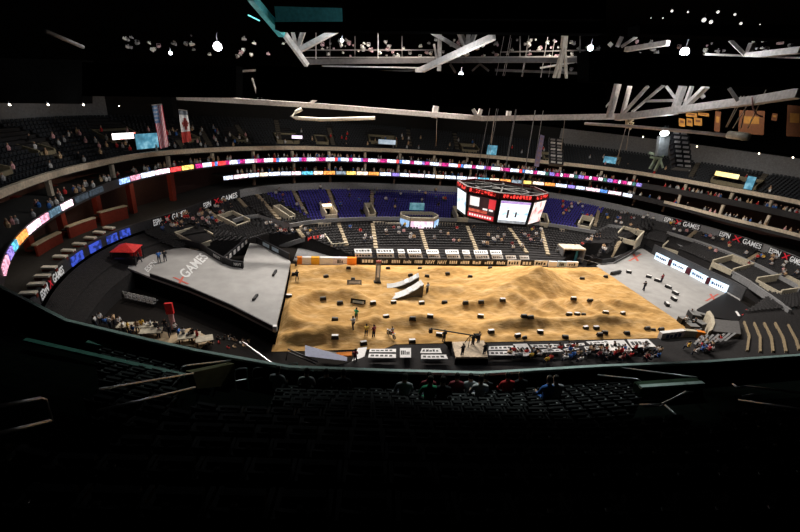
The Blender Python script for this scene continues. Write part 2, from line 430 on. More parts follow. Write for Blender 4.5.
dl, dr = ang(on_ring(108, 116, R_par, UD)), ang(on_ring(560, 135, R_par, UD)); gb = mat('grey_block_wall', (.21, .21, .215), .85)
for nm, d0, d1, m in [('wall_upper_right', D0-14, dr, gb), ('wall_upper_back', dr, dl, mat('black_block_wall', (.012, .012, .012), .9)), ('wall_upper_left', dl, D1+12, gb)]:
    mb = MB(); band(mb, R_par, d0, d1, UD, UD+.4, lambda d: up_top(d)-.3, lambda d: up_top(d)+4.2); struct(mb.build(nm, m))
mb = MB(); band(mb, R_par, D0-14, D1+12, UD+.4, UD+7, lambda d: up_top(d)+4.2, lambda d: up_top(d)+4.5); struct(mb.build('ceiling_upper', black))

# pillars under the balcony (pale) and in the end suites (dark red)
def pillar_at(px, py, R, off, z0, z1, w, m, name='pillar'):
    p = on_ring(px, py, R, off); d = ang(p); M_ = Matrix.Rotation(math.radians(d), 3, 'Z')
    return struct(MB().box((p.x, p.y, (z0+z1)/2), (w, w, z1-z0), M=M_).build(name, m))
for x, y in [(48,180),(111,162),(168,157),(212,152),(253,150),(292,149),(329,151),(365,152),(400,153),(434,156),(467,158),(498,160),(560,168),(601,172),(634,177),(685,186),(732,193),(771,201)]:
    pillar_at(x, y+2, R_par, .9, Z_R1-.4, Z_PAR-1.1, .55, tan)
for x, y in [(254,168),(294,167),(329,166),(365,167),(398,169),(434,172),(470,175),(530,178),(590,184),(634,192),(677,205),(720,214),(764,228)]:
    pillar_at(x, y, R_r2, 1.6, Z_R2-.4, Z_R1-.7, .5, tan)
for x, y in [(254,182),(294,179),(330,178),(394,181),(440,183),(480,186),(560,190),(634,201),(664,208)]:
    pillar_at(x, y, R_fa, 1.2, z_fa(90)-.3, Z_R2-.7, .5, mat('pillar_brown', (.16, .1, .07), .8))
# the dark red suites of the left end
for x0, y0, x1, y1 in [(34,240,36,268),(60,212,68,247),(95,196,101,224),(131,184,134,214),(173,178,174,205)]:
    p = on_ring(x1, y1, R_fa, 5.9); d = ang(p)
    struct(MB().box((p.x, p.y, (z_fa(d)+Z_R1-.6)/2), (.9, .9, Z_R1-.6-z_fa(d)+.4), math.radians(d)).build('pillar', redw))
BAL = [((36,246),(61,231.5)), ((68.5,228.5),(95,216.5)), ((100.5,214.5),(126.5,204))]
for i, (a, b_) in enumerate(BAL):
    pa, pb = on_ring(*a, R_fa, 3.9), on_ring(*b_, R_fa, 3.9); da, db = ang(pa), ang(pb); zt = (pa.z+pb.z)/2
    t = empty('suite_balcony', rp((da+db)/2, R_fa((da+db)/2)+3.9, z_fa((da+db)/2)-.2), ['dark red suite balcony nearest the bottom left corner of the stand', 'dark red suite balcony in the middle of the left end', 'dark red suite balcony nearest the ramp lettering'][i], 'balcony', 'dark red suite balconies of the left end')
    f = MB(); band(f, R_fa, da, db, 3.9, 4.2, lambda d: z_fa(d)-.2, zt-.1); 
    for k in ('front_panel',): o = f.build(k, redw); o.parent = t; o.matrix_parent_inverse = Matrix.Translation(t.location).inverted()
    f = MB(); band(f, R_fa, da, db, 3.8, 4.5, zt-.1, zt+.1); o = f.build('counter', offw); o.parent = t; o.matrix_parent_inverse = Matrix.Translation(t.location).inverted()
    f = MB(); band(f, R_fa, da, db, 4.2, 5.1, zt-.7, zt-.45); o = f.build('balcony_floor', darkc); o.parent = t; o.matrix_parent_inverse = Matrix.Translation(t.location).inverted()
def adopt(o, t): o.parent = t; o.matrix_parent_inverse = Matrix.Translation(t.location).inverted(); return o
# pale steps between the end suites and the club front
ST = [(109,227),(99,231.5),(90,237),(79,243),(68,249.5),(60,255.5),(49,266.5),(42,275),(36,283),(28,292)]
for i, (x, y) in enumerate(ST):
    d = ang(on_ring(x, y, R_fa, 2.5)); zz = z_fa(d)+.35
    p = on_z(x, y, zz); d = ang(p); a = math.radians(d)
    mb = MB(); mb.box((p.x, p.y, zz-.12), (1.6, .7, .25), a); mb.box((p.x, p.y, zz-.45), (1.6, .4, .5), a, 1)
    o = mb.build('drink_counter', [mat('pale_counter', (.8,.76,.68), .6), redw], origin=(p.x, p.y, zz-.6))
    tag(o, 'pale loge counter on the club level at the left end, %s from the ramp end' % ORD[i], 'counter', 'pale loge counters of the left end')

# ---------------- LED ribbons
LED = {}
def led(c, s=2.6):
    k = tuple(c)
    if k not in LED: LED[k] = screen_mat('led_%d' % len(LED), [tuple(v*.45 for v in c), c, tuple(min(1, v*1.1+.05) for v in c)], 2.2, s, sharp=1)
    return LED[k]
Wt=(.75,.82,1); Pk=(1,.45,.6); Mg=(.75,.03,.28); Rd=(1,.06,.06); Bl=(.12,.35,.95); Or=(1,.35,.08); Am=(1,.62,.15); Pe=(1,.78,.6); Gb=(.12,.22,.3); Vi=(.35,.25,.8); Tq=(.15,.65,.9); Gn=(.1,.35,.3); PkW=(1,.72,.8)
def ribbon(name, label, R, z0, z1, panels, px_line):
    def yat(x): return lerp_tab(px_line, x)
    t = empty(name, rp(90, R(90), z0), label, 'LED ribbon board')
    for x0, x1, c, s in panels:
        da, db = ang(on_ring(x0, yat(x0), R, -.2)), ang(on_ring(x1, yat(x1), R, -.2))
        f = MB(); band(f, R, da, db, -.24, -.08, z0, z1, st=1.)
        adopt(f.build('display_panel', led(c, s)), t)
    return t
pan = [(4,8,Pk,1.6),(9,12.5,Vi,1.6),(13.5,17,Tq,1.5),(18,27,Or,2.),(28,40,PkW,2.4),(41,48.5,Pk,2.4),(50,60.5,Gb,1.5),(62,72.5,PkW,2.4),(76,88,(.05,.07,.09),1),(90,103,(.05,.07,.09),1),
       (120,129.5,(.35,.55,1),2.2),(131,140,Pk,2.4),(141.5,154.5,Wt,2.4),(155.5,169.5,PkW,2.4),(171,181,Rd,2.2),(182.5,193.5,Am,2.4)]
x = 196; seq = [(7,Mg),(9,Wt),(3,Rd),(3,Bl),(8,Wt),(4,Mg),(8,Wt),(2.5,Vi),(5,Mg),(9,Wt),(3,Pk)]
i = 0
while x < 538:
    w, c = seq[i % len(seq)]; 
    if 217 < x < 221: c = Rd
    pan.append((x, x+w-.5, c, 2.3 if c == Wt else 1.5)); x += w; i += 1
while x < 638:
    w, c = [(6,Mg),(5,PkW),(4,Gn),(6,Vi),(5,Mg),(3,Wt)][i % 6]; pan.append((x, x+w-1, c, .9)); x += w; i += 1
pan += [(640,652,Mg,2),(653,665.5,Rd,2),(667,678.5,(.3,.75,1),2.3),(680,690,Pe,2.2),(691.5,708,PkW,2.4),(709.5,722.5,Pk,2.4),(724,735,Gn,1),(736.5,750.5,PkW,2.4),(753,800,(.03,.05,.06),1)]
ribbon('ribbon_board', 'upper glowing ribbon board running all round under the upper balcony', R_r1, Z_R1-.36, Z_R1+.4, pan[:98], px_r1)
pan = []; x = 224; i = 0
seq = [(10,Wt),(15,PkW),(11,Wt),(9,Pe),(12,Wt),(11,Wt),(10,PkW),(12,Tq),(10,Pe),(12,Or),(11,(.2,.25,.3)),(10,Am),(12,Pe),(11,Or),(12,Wt),(8,Vi)]
while x < 598:
    w, c = seq[i % len(seq)]; pan.append((x, x+w-1.2, c, 2.5 if c in (Wt, PkW, Pe) else 2.)); x += w; i += 1
pan += [(599.5,607,Bl,2),(608.5,621,PkW,2.3),(623,632,Wt,2.2)]
ribbon('ribbon_board', 'lower glowing ribbon board along the far suites, behind the video cube', R_r2, Z_R2-.4, Z_R2+.35, pan, px_r2)
# letters on the club front
def fas_text(txt, x0, y0, x1, y1, h, m, parent, off=-.12):
    p0, p1 = on_ring(x0, y0, R_fa, off), on_ring(x1, y1, R_fa, off); return text_mesh(txt, m, p0, p1, V((0, 0, h)), 'lettering', parent, .03)
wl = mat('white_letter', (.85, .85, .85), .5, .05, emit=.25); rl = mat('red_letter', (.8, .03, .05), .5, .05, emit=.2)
FT = [([(664,220,672,222),(675,222,681,224),(683,224,699,229)], 'nearest the far corner'), ([(719,235,729,239),(732,240,740,243),(742,243,760,250)], 'in the middle of the right end'),
      ([(769,251,780,255),(782,256,789,259),(790,259,802,264)], 'nearest the right edge of the view'), ([(152.5,217.5,160.5,215.5),(164,215,170,213),(171.5,212.5,186,208.5)], 'left end above the ramp deck'),
      ([(203,201.5,210.5,199.5),(213.5,198.5,219,197),(221,196.5,237,192.5)], 'where the left end meets the far side'), ([(40.5,294,47,283.5),(48,281.5,51,277),(52,276,61.5,262)], 'left end, beside the dark red suites')]
for i, (tx, wh) in enumerate(FT):
    p = on_ring(*tx[1][:2], R_fa, -.1); 
    q0, q1 = on_ring(tx[0][0]-1, tx[0][1], R_fa, -.1), on_ring(tx[2][2]+1, tx[2][3], R_fa, -.1); d0, d1 = ang(q0), ang(q1)
    mb = MB(); band(mb, R_fa, d0, d1, -.08, -.02, lambda d: z_fa(d)-1.5, lambda d: z_fa(d)-.05)
    bn = tag(mb.build('fascia_banner', blackv), 'black lettered sports banner on the club front, '+wh, 'banner', 'lettered banners of the club front')
    for (x0, y0, x1, y1), w, m in zip(tx, ('ESPN', 'X', 'GAMES'), (wl, rl, wl)):
        p0, p1 = on_ring(x0, y0, R_fa, -.1), on_ring(x1, y1, R_fa, -.1)
        p0.z = z_fa(ang(p0))-1.35; p1.z = z_fa(ang(p1))-1.35
        text_mesh(w, m, p0, p1, V((0, 0, 1.15)), 'lettering' if w != 'X' else 'logo', bn, .03)
blue_led = screen_mat('blue_board', [(.01,.02,.12),(.03,.06,.4),(.25,.4,1)], 1.3, 1.6, sharp=1)
for i, (x0, y0, x1, y1) in enumerate([(71,259,82.5,251.5),(90,248.5,101,242),(107,239,117,234.5),(120,233.5,129.5,229)]):
    p0, p1 = on_ring(x0, y0, R_fa, -.15), on_ring(x1, y1, R_fa, -.15)
    mb = MB(); band(mb, R_fa, ang(p0), ang(p1), -.2, -.04, lambda d: z_fa(d)-1.5, lambda d: z_fa(d)-.25, st=1)
    tag(mb.build('advertising_board', blue_led), 'glowing blue board on the left end club front, %s from the bottom' % ORD[i], 'screen', 'blue boards of the left end')

# ================================================================== STAIRS, STAIRWELLS
EXC = []
def strip(hit, pts, w, name, m, up=.05, n=10):
    P_ = []
    for (a, b_) in zip(pts, pts[1:]):
        for k in range(n): P_.append((a[0]+(b_[0]-a[0])*k/n, a[1]+(b_[1]-a[1])*k/n))
    P_.append(pts[-1]); W = [hit(*q) for q in P_]
    EXC.extend((q.x, q.y, w*.5+.35) for q in W)
    mb = MB(); d = (W[-1]-W[0]); d.z = 0; s = V((-d.y, d.x, 0)).normalized()*w/2
    for a, b_ in zip(W, W[1:]):
        e_ = b_-a; 
        if e_.length > 4: continue
        zt = max(a.z, b_.z)+up
        mb.hexa([V((a.x, a.y, zt))-s, V((a.x, a.y, zt))+s, V((b_.x, b_.y, zt))+s, V((b_.x, b_.y, zt))-s], (0, 0, -.4))
    return struct(mb.build(name, m))
AIS = [[(254.5,192),(279.5,220)],[(291,187),(306,214)],[(327,187),(336,212)],[(337,220),(347,246)],[(372,191),(372,213)],[(372,220),(376,249)],[(421,230),(427,250)],[(467,226),(477,251)],
       [(509,228),(527,253)],[(541,229),(548,255)],[(600.5,203),(595,226)],[(620,241),(611,257)],[(293,223),(304,238)],[(205,208),(222,222)],[(236,196),(246,207)],[(700,228),(688,238)],[(760,253),(745,262)]]
for q in AIS: strip(on_bowl, q, .8, 'floor_aisle', stepm)
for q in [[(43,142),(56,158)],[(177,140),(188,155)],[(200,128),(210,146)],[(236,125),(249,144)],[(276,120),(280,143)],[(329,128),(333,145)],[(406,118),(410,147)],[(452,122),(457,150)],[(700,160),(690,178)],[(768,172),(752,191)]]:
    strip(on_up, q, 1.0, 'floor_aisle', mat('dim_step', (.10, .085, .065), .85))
def vomitory(hit, px, py, w, dp, h, label, m=tan, open_m=None, group=None, lit=False):
    """stairwell entrance: low wall round a dark opening, the back wall carrying a lintel"""
    p = hit(px, py); d = ang(p); a = nang(d); EXC.append((p.x+math.cos(a)*dp/2, p.y+math.sin(a)*dp/2, max(w, dp)*.62))
    t = empty('stairwell_entrance', p, label, 'stairwell', group, rz=a-math.pi/2)
    rise = dp*.33
    for s in (-1, 1):
        x0 = s*w/2
        MB().prism([V((x0-.15, -.3, -1)), V((x0-.15, dp, -1)), V((x0-.15, dp, h+rise*.5)), V((x0-.15, -.3, h*.75))], (.3, 0, 0)).build('side_wall', m, t)
    MB().box((0, dp, h*.5+rise*.3), (w+.3, .35, h+rise*.4)).build('back_wall', m, t)
    MB().box((0, dp-.24, h*.28), (w*.62, .14, h*.8)).build('opening', black, t)
    MB().box((0, -.3, h*.2), (w, .3, h*.6)).build('front_wall', m, t)
    MB().box((0, dp*.45, .02), (w-.3, dp*.8, .2)).build('landing', darkc, t)
    if lit: MB().box((0, dp-.3, h*.95+rise*.3), (w*.85, .3, .3)).build('lintel_light', lightw, t)
    return t
G1 = 'stairwell entrances of the lower stand'
for x, y, w, dp_, h, l in [(206,245,5,4.5,1.5,'beige stairwell entrance beside the ramp barrier at the left end'), (242,226,4.,4,1.4,'beige stairwell entrance in the far left corner stand'),
        (291,219,1.6,4.5,1.3,'long narrow beige stairwell entrance left of the purple seats'), (371.5,218,1.5,3.5,2.,'narrow stairwell entrance between two blocks of purple seats'),
        (462,221,2.6,4,1.8,'stairwell entrance just left of the video cube'), (543,226,2,3.5,1.8,'stairwell entrance just right of the video cube'),
        (583,229,2.6,4,1.8,'stairwell entrance at the right end of the purple seats'), (625,242,4.5,4.5,1.8,'beige stairwell entrance in the far right corner stand'),
        (672,253,4.4,4.5,1.8,'beige stairwell entrance behind the first blue lit board'), (722,270,4.6,4.5,1.8,'beige stairwell entrance with a red sign at the right end'), (768,290,5.5,4.5,1.8,'beige stairwell entrance with people by the right edge')]:
    vomitory(on_bowl, x, y, w, dp_, h, l, offw if x not in (371,) else tan, group=G1)
vomitory(on_bowl, 331, 219, 2.4, 3., 2.2, 'stairwell entrance with a glowing lintel in the purple seats', tan, group=G1, lit=True)
G2 = 'stairwell entrances of the upper stand'
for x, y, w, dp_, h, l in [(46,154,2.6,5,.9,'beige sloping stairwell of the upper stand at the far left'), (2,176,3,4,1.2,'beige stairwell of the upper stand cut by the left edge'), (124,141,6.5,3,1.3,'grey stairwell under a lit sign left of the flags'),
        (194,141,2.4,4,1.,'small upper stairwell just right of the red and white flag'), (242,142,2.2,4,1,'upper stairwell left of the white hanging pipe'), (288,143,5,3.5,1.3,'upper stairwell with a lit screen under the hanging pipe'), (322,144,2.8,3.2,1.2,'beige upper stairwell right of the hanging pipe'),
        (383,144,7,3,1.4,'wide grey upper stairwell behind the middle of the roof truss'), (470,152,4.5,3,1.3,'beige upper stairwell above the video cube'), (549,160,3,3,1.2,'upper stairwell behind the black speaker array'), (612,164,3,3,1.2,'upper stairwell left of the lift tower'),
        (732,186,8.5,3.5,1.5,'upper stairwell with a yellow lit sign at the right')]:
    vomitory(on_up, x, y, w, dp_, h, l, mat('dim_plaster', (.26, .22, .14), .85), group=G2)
# lit signs and screens of the upper stand
def facing_panel(name, p, w, h, m, label, cat, frame=True, group=None, tilt=0):
    d = ang(p); t = empty(name, p, label, cat, group, rz=nang(d)-math.pi/2)
    MB().box((0, -.06, 0), (w, .06, h)).build('screen', m, t); MB().box((0, .03, 0), (w+.2, .12, h+.2)).build('casing', blackv, t)
    for s in (-1, 1): MB().box((s*w*.35, .06, -h/2-.5), (.08, .08, 1.1)).build('post', blackv, t)
    return t
p = on_up(124, 136, 2.2); facing_panel('lit_sign', p, 4.2, 1.0, screen_mat('sign_white_red', [(1,.85,.8),(1,1,1),(1,.2,.15)], .8, 2.4), 'white and red lit sign on the upper stand left of the flags', 'sign')
p = on_up(147, 141, 1.8); facing_panel('lit_screen', p, 4.4, 2.6, screen_mat('screen_teal', [(.03,.1,.14),(.1,.35,.5),(.4,.8,.95)], .7, .8), 'tall teal glowing screen on the upper stand beside the striped flag', 'screen')
p = on_up(297, 137, 2.); facing_panel('lit_sign', p, 2.4, .7, screen_mat('sign_pink', [(.8,.6,.9),(1,.9,1)], .8, 1.6), 'pale pink lit sign on the far upper stand', 'sign')
p = on_up(387, 142, 2.4); facing_panel('lit_sign', p, 4.4, 1.1, screen_mat('sign_grey', [(.3,.4,.5),(.7,.8,.9)], .8, .8), 'pale blue lit sign on the middle of the far upper stand', 'sign')
p = on_up(492, 150, 2); facing_panel('lit_screen', p, 2.6, 2.4, MATS['screen_teal'], 'blue glowing screen on the far upper stand above the video cube', 'screen')
p = on_up(727, 175, 2.4); facing_panel('lit_sign', p, 4.6, 1., screen_mat('sign_yellow', [(1,.7,.2),(1,.85,.4)], .8, 1.8), 'yellow lit sign on the upper stand at the right', 'sign')
p = on_up(750, 183, 1.8); facing_panel('lit_screen', p, 1.6, 2.8, MATS['screen_teal'], 'narrow blue glowing screen right of the yellow sign', 'screen')
p = on_up(610, 160, 1.6); facing_panel('lit_screen', p, 3., 1.6, MATS['screen_teal'], 'small pale blue screen left of the lift tower', 'screen')

# ================================================================== SEATS OF THE FAR STANDS (too many to count)
def seat_rows(mb_pick, dlist, rfun, nrow, zf, in_ok, pitch=.62):
    for i in range(nrow):
        d = dlist[0]
        while d < dlist[1]:
            r0, r1 = rfun(d); r = r0+(r1-r0)*(i+.45)/nrow; z = zf(d, r)
            p = rp(d, r, z); d += math.degrees(pitch/r)
            if r1-r0 < 2.5 or any((p.x-x)**2+(p.y-y)**2 < q*q for x, y, q in EXC): continue
            m_ = in_ok(d, r, i/nrow)
            if m_ is None: continue
            R_ = Matrix.Rotation(nang(d)-math.pi/2, 3, 'Z')
            m_.box(p+R_ @ V((0, .2, .48)), (.46, .07, .46), M=R_); m_.box(p+R_ @ V((0, -.02, .25)), (.44, .38, .07), M=R_)
dark_m, purp_m = MB(), MB()
PD0, PD1 = ang(on_bowl(596, 215)), ang(on_bowl(262, 195))
ais_ang = []
def pick(d, r, f):
    x = r*math.cos(math.radians(d)); y = r*math.sin(math.radians(d))
    if f < .14 and 32 < d < 142: return None
    if f > .53 and PD0 < d < PD1: return purp_m
    return dark_m
seat_rows(None, (-8, 164), lambda d: (inner(d)[0], R_fa(d)-.8), 26, lambda d, r: bowl_z(d, r), pick)
tag(dark_m.build('arena_seats', seat_d), 'rows of charcoal seats filling the lower stand', 'seats', kind='stuff')
tag(purp_m.build('purple_seats', seat_p), 'rows of purple seats in the upper part of the far lower stand', 'seats', kind='stuff')
um = MB(); seat_rows(None, (D0+10, D1-6), lambda d: (R_par(d)+.9, R_par(d)+UD-.3), 12, lambda d, r: up_z(d, r), lambda d, r, f: um, .7)
tag(um.build('upper_seats', mat('upper_seat_dark', (.02, .023, .028), .6)), 'rows of dark seats filling the upper stand', 'seats', kind='stuff')
for nm, m, o0 in [('a', grey, -.25)]:
    mb = MB(); prev = None
    for d in [x*1. for x in range(-4, 151)]:
        r0, _ = inner(d); r1 = R_fa(d)-.3
        if r1-r0 < 2: r0 = r1-2
        r = r0+(r1-r0)*.505; zl = bowl_z(d, r0+(r1-r0)*.5)-.1; zh = zl+(z_fa(d)-1.7-inner(d)[1])*.14+.75
        cur = [rp(d, r, zl), rp(d, r, zh), rp(d, r+.25, zh), rp(d, r+.25, zl)]
        if prev and abs(d-30) > 3: mb.hexa([prev[0], cur[0], cur[1], prev[1]], cur[2]-cur[1])
        prev = cur
    struct(mb.build('wall_cross_aisle', grey))
# ================================================================== BANNERS ROUND THE DIRT
def quad_thing(name, corners, th, mats, label, cat, group=None, marks=None):
    """thin board through four corner points (bl, br, tr, tl) with marks drawn as raised vinyl pieces"""
    q = [V(c) for c in corners]; nrm = (q[1]-q[0]).cross(q[3]-q[0]).normalized()
    if nrm.dot(CAM-q[0]) < 0: nrm = -nrm
    o = MB().hexa(q, -nrm*th).build(name, mats, origin=q[0]); tag(o, label, cat, group)
    if marks:
        by = {}
        for m, u0, v0, u1, v1 in marks:
            f = lambda u, v: q[0]*(1-u)*(1-v)+q[1]*u*(1-v)+q[2]*u*v+q[3]*(1-u)*v
            by.setdefault(m.name, (m, MB()))[1].hexa([f(u0, v0)+nrm*.03, f(u1, v0)+nrm*.03, f(u1, v1)+nrm*.03, f(u0, v1)+nrm*.03], -nrm*.025)
        for m, b_ in by.values():
            x = b_.build('printed_mark', m, origin=q[0]); x.parent = o; x.matrix_parent_inverse = Matrix.Translation(q[0]).inverted()
    return o
def glyphs(m, n, u0=.1, u1=.9, v0=.25, v1=.75):
    r = []; w = (u1-u0)/n
    for k in range(n): r.append((m, u0+k*w, v0, u0+k*w+w*random.uniform(.55, .8), v1-random.choice([0, 0, .12])))
    return r
FWY = 15.9
xs = [360, 376, 390, 402, 413, 424, 436, 448, 459, 471, 483, 495, 507, 521, 534, 548]
for i, (a, b_) in enumerate(zip(xs, xs[1:])):
    p, q = on_y(a+.5, 263, FWY), on_y(b_-.5, 263, FWY)
    dk = i not in (12, 14)
    o = quad_thing('wall_banner', [(p.x, FWY, .1), (q.x, FWY, .1), (q.x, FWY, 1.35), (p.x, FWY, 1.35)], .1, blackv if dk else white, 'black sponsor banner on the far wall, %s from the left' % ORD[i] if dk else 'white sponsor banner on the far wall, %s from the left' % ORD[i], 'banner', 'sponsor banners along the far wall',
               None if 5 <= i <= 6 else glyphs(white if dk else blackv, random.choice([3, 4, 5])))
    if 5 <= i <= 6: text_mesh('NAVY', white, (p.x+.2, FWY-.04, .35), (q.x-.2, FWY-.04, .35), (0, 0, .75), 'lettering').parent = None
for ob in [o for o in C.objects if o.name.startswith('lettering') and o.parent is None]:
    b_ = min((o for o in C.objects if o.name.startswith('wall_banner')), key=lambda o: (o.matrix_world.translation-ob.location).length if False else abs(o.location.x+.2-ob.location.x)); ob.parent = b_; ob.matrix_parent_inverse = Matrix.Translation(b_.location).inverted()
# far left barrier in white and orange
seg = [(297,305.5,orange),(305.5,311,white),(311,319,yellow),(319,330,white),(330,334,offw),(334,346,white),(346,356,yellow)]
for i, (a, b_, m) in enumerate([(297,302,orange),(302,311,white),(311,319.5,yellow),(319.5,333,white),(333,347,mat('pale_lilac_vinyl', (.72,.68,.8), .6)),(347,356.5,orange)]):
    p, q = on_y(a, 263, 15.4), on_y(b_, 263, 15.4); n_ = ['orange','white','amber','white','lilac','orange'][i]
    quad_thing('inflatable_barrier', [(p.x, 15.4, .1), (q.x, 15.4, .1), (q.x, 15.4, 1.5), (p.x, 15.4, 1.5)], .7, m, '%s soft barrier block, far left of the dirt, %s from the left' % (n_, ORD[i]), 'barrier', 'soft barrier blocks at the far left of the dirt', glyphs(blackv, 3, .3, .75) if i == 4 else None)
for i, (a, b_, m) in enumerate([(549,557,white),(558,566,mat('pale_blue_vinyl', (.5,.62,.72), .6)),(567,578,white)]):
    p, q = on_y(a, 264, 15.6), on_y(b_, 265, 15.4)
    quad_thing('inflatable_barrier', [(p.x, 15.6, .1), (q.x, 15.4, .1), (q.x, 15.4, 1.3), (p.x, 15.6, 1.3)], .5, m, ['white soft barrier block right of the far wall banners','pale blue soft barrier block at the far right','white soft barrier block nearest the far right corner of the dirt'][i], 'barrier', 'soft barrier blocks at the far right of the dirt', glyphs(blackv, 3, .2, .8) if i else None)
# white covers on the front rows of the far stand
def cover(hit, px, label, group, marks=True, m=white, up=.75):
    w = [hit(*q, 0)+V((0, 0, up)) for q in px]
    return quad_thing('seat_cover', w, .05, m, label, 'seat cover', group, (glyphs(blackv, 5, .08, .92, .3, .7) if marks else None))
R1 = [(355,372),(377,394),(398.5,405),(408,421.5),(427,439),(446,459),(463,470),(474.5,488),(491,502),(505,515),(519,528)]
for row, (y0, y1) in enumerate([(253.6, 249.6), (258.3, 254.4)]):
    for i, (a, b_) in enumerate(R1):
        if row == 0 and i in (9, 10): continue
        yo = (a-430)*.012; s_ = 1.5*row*(1 if a > 400 else .4)
        cover(lambda x, y, u: on_bowl(x, y, .75), [(a+s_, y0+yo), (b_+s_, y0+yo), (b_+s_-1, y1+yo), (a+s_-1, y1+yo)], 'white seat cover in the %s row of far stand covers, %s from the left' % (['back', 'front'][row], ORD[i]), 'white seat covers of the far stand', up=0)
# lit boards along the right hand wall
bb = screen_mat('led_board_blue', [(.25,.5,.85),(.75,.9,1),(1,1,1)], .8, 1.6, (1.2, 1.2, 2))
for i, (x0, y0, x1, y1) in enumerate([(654,258.5,667,265.0),(670.5,266.5,684.5,273.0),(689.5,275.5,704.5,283.5),(708.5,285.,725.,292.5)]):
    p, q = on_z(x0, y0, .1), on_z(x1, y1, .1)
    o = quad_thing('lit_board', [p, q, q+V((0, 0, 1.5)), p+V((0, 0, 1.5))], .35, bb, 'pale blue lit board at the right hand wall, %s from the far end' % ORD[i], 'screen', 'lit boards of the right hand wall', glyphs(mat('blue_ink', (.02,.06,.2), .6), 6, .12, .88, .35, .68))
    if i < 3:
        nx = [(670.5,266.5),(689.5,275.5),(708.5,285.)][i]; r_ = on_z(*nx, .1)
        mbx = MB(); mbx.hexa([q+V((0,0,.05)), r_+V((0,0,.05)), r_+V((0, 0, 1.4)), q+V((0, 0, 1.4))], (.3, .1, 0)); tag(mbx.build('barrier_pad', mat('maroon_pad', (.09,.015,.03), .6)), 'maroon pad between the lit boards, %s from the far end' % ORD[i], 'pad', 'maroon pads between the lit boards')
# grey wall behind the lit boards and the low stage blocks
def wall_px(pts, z0, h, th, name, m):
    mbx = MB(); W = [on_z(x, y, z0) for x, y in pts]
    for a, b_ in zip(W, W[1:]):
        n_ = V((b_.y-a.y, -(b_.x-a.x), 0)).normalized()
        if n_.dot(V((a.x, a.y, 0))) < 0: n_ = -n_
        mbx.hexa([a, b_, b_+V((0, 0, h)), a+V((0, 0, h))], n_*th)
    return struct(mbx.build(name, m))
wall_px([(651,254),(668,262.5),(705,281.5),(729,293),(741,300)], 0, 2.5, .3, 'wall_right', mat('charcoal_wall', (.07,.07,.075), .8))
wall_px([(575,258.5),(590,262),(601,265),(613,263.5),(627,256),(640,247),(651,254)], 0, 1.3, .3, 'wall_corner', blackv)
wall_px([(577,258),(591,261.5),(601,264.3),(613,262.8),(627,255.3),(640,246.3)], 1.3, .06, .08, 'trim_corner', MATS['pale_grey_wall'] if 'pale_grey_wall' in MATS else mat('pale_grey_wall', (.26,.26,.27), .8))
for (pts, nm) in [([(672,247.5),(704,263)], 'a'), ([(716,268.5),(748,287.5)], 'b'), ([(748,288),(768,302),(786,316)], 'c')]:
    wall_px(pts, 1.9, 1.3, .4, 'wall_stand_front', mat('pale_grey_wall', (.26,.26,.27), .8))
# black stage with red and white marks at the lower right
st = [on_z(*q, .35) for q in [(697,309),(726,292.5),(738,299.5),(764,318),(745,322),(707,316)]]
o = tag(MB().prism(st, (0, 0, -.3)).build('low_stage', blackv), 'low black stage with a red mark in the right near corner of the floor', 'stage')
for nm, x, y in [('logo', 746, 313)]:
    text_mesh('X', mat('red_vinyl', (.7,.06,.06), .5), on_z(741, 315, .38), on_z(752, 316, .38), on_z(745, 309.5, .38)-on_z(741, 315, .38), 'logo', o, .02)
MB().hexa([on_z(735, 311.5, .38), on_z(738, 316, .38), on_z(740.5, 316, .38), on_z(737, 311, .38)], (0, 0, .03)).build('mark', white, o)
for i, (x, y) in enumerate([(711,298),(634,258)]):
    o = text_mesh('X', paint_r, on_z(x-6, y+3, .1), on_z(x+5, y+3, .1), on_z(x-2, y-4, .1)-on_z(x-6, y+3, .1), 'painted_logo', None, .02)
    tag(o, ['large red letter mark on the grey floor near the lit boards', 'red letter mark on the grey floor in the far right corner'][i], 'floor marking')
# black barriers with lettering behind the ramp deck
BR = [[(150,245),(167,244.5),(185,246)], [(185,246),(200,249.5),(212,257),(222,263)], [(222,263),(232,267),(243,268.5)]]
for i, pts in enumerate(BR):
    mbx = MB(); W = [on_deck(x, y) for x, y in pts]
    for a, b_ in zip(W, W[1:]): mbx.hexa([a, b_, b_+V((0, 0, 1.15)), a+V((0, 0, 1.15))], (.1, .3, 0))
    o = tag(mbx.build('padded_barrier', blackv), 'black padded barrier behind the ramp deck, %s section from the left' % ORD[i], 'barrier', 'black barriers behind the ramp deck')
    a, b_ = W[-2], W[-1]
    if i == 0: a, b_ = W[0]*.55+W[1]*.45, W[1]
    text_mesh('NAVY', white, a.lerp(b_, .2)+V((.0, -.06, .35)), a.lerp(b_, .85)+V((.0, -.06, .35)), (0, 0, .55), 'lettering', o)
mbx = MB(); a, b_ = on_deck(224, 264), on_deck(248, 243)
mbx.hexa([a, b_, b_+V((0, 0, 1.1)), a+V((0, 0, 1.1))], (-.3, .1, 0)); o = tag(mbx.build('padded_barrier', blackv), 'black barrier with white blocks dividing the ramp deck from the upper concrete', 'barrier')
for k in range(6):
    u, v = (k+.2)/6, (k+.7)/6; c0, c1 = a.lerp(b_, u), a.lerp(b_, v); MB().hexa([c0+V((.06, -.03, .15)), c1+V((.06, -.03, .15)), c1+V((.06, -.03, .9)), c0+V((.06, -.03, .9))], (-.04, .01, 0)).build('white_block', white, o)
a, b_ = on_deck(256, 243), on_deck(289, 260)
mbx = MB(); mbx.hexa([a, b_, b_+V((0, 0, 1.2)), a+V((0, 0, 1.2))], (.15, .3, 0)); o = tag(mbx.build('padded_barrier', blackv), 'black barrier with pale boards at the far right side of the ramp deck', 'barrier')
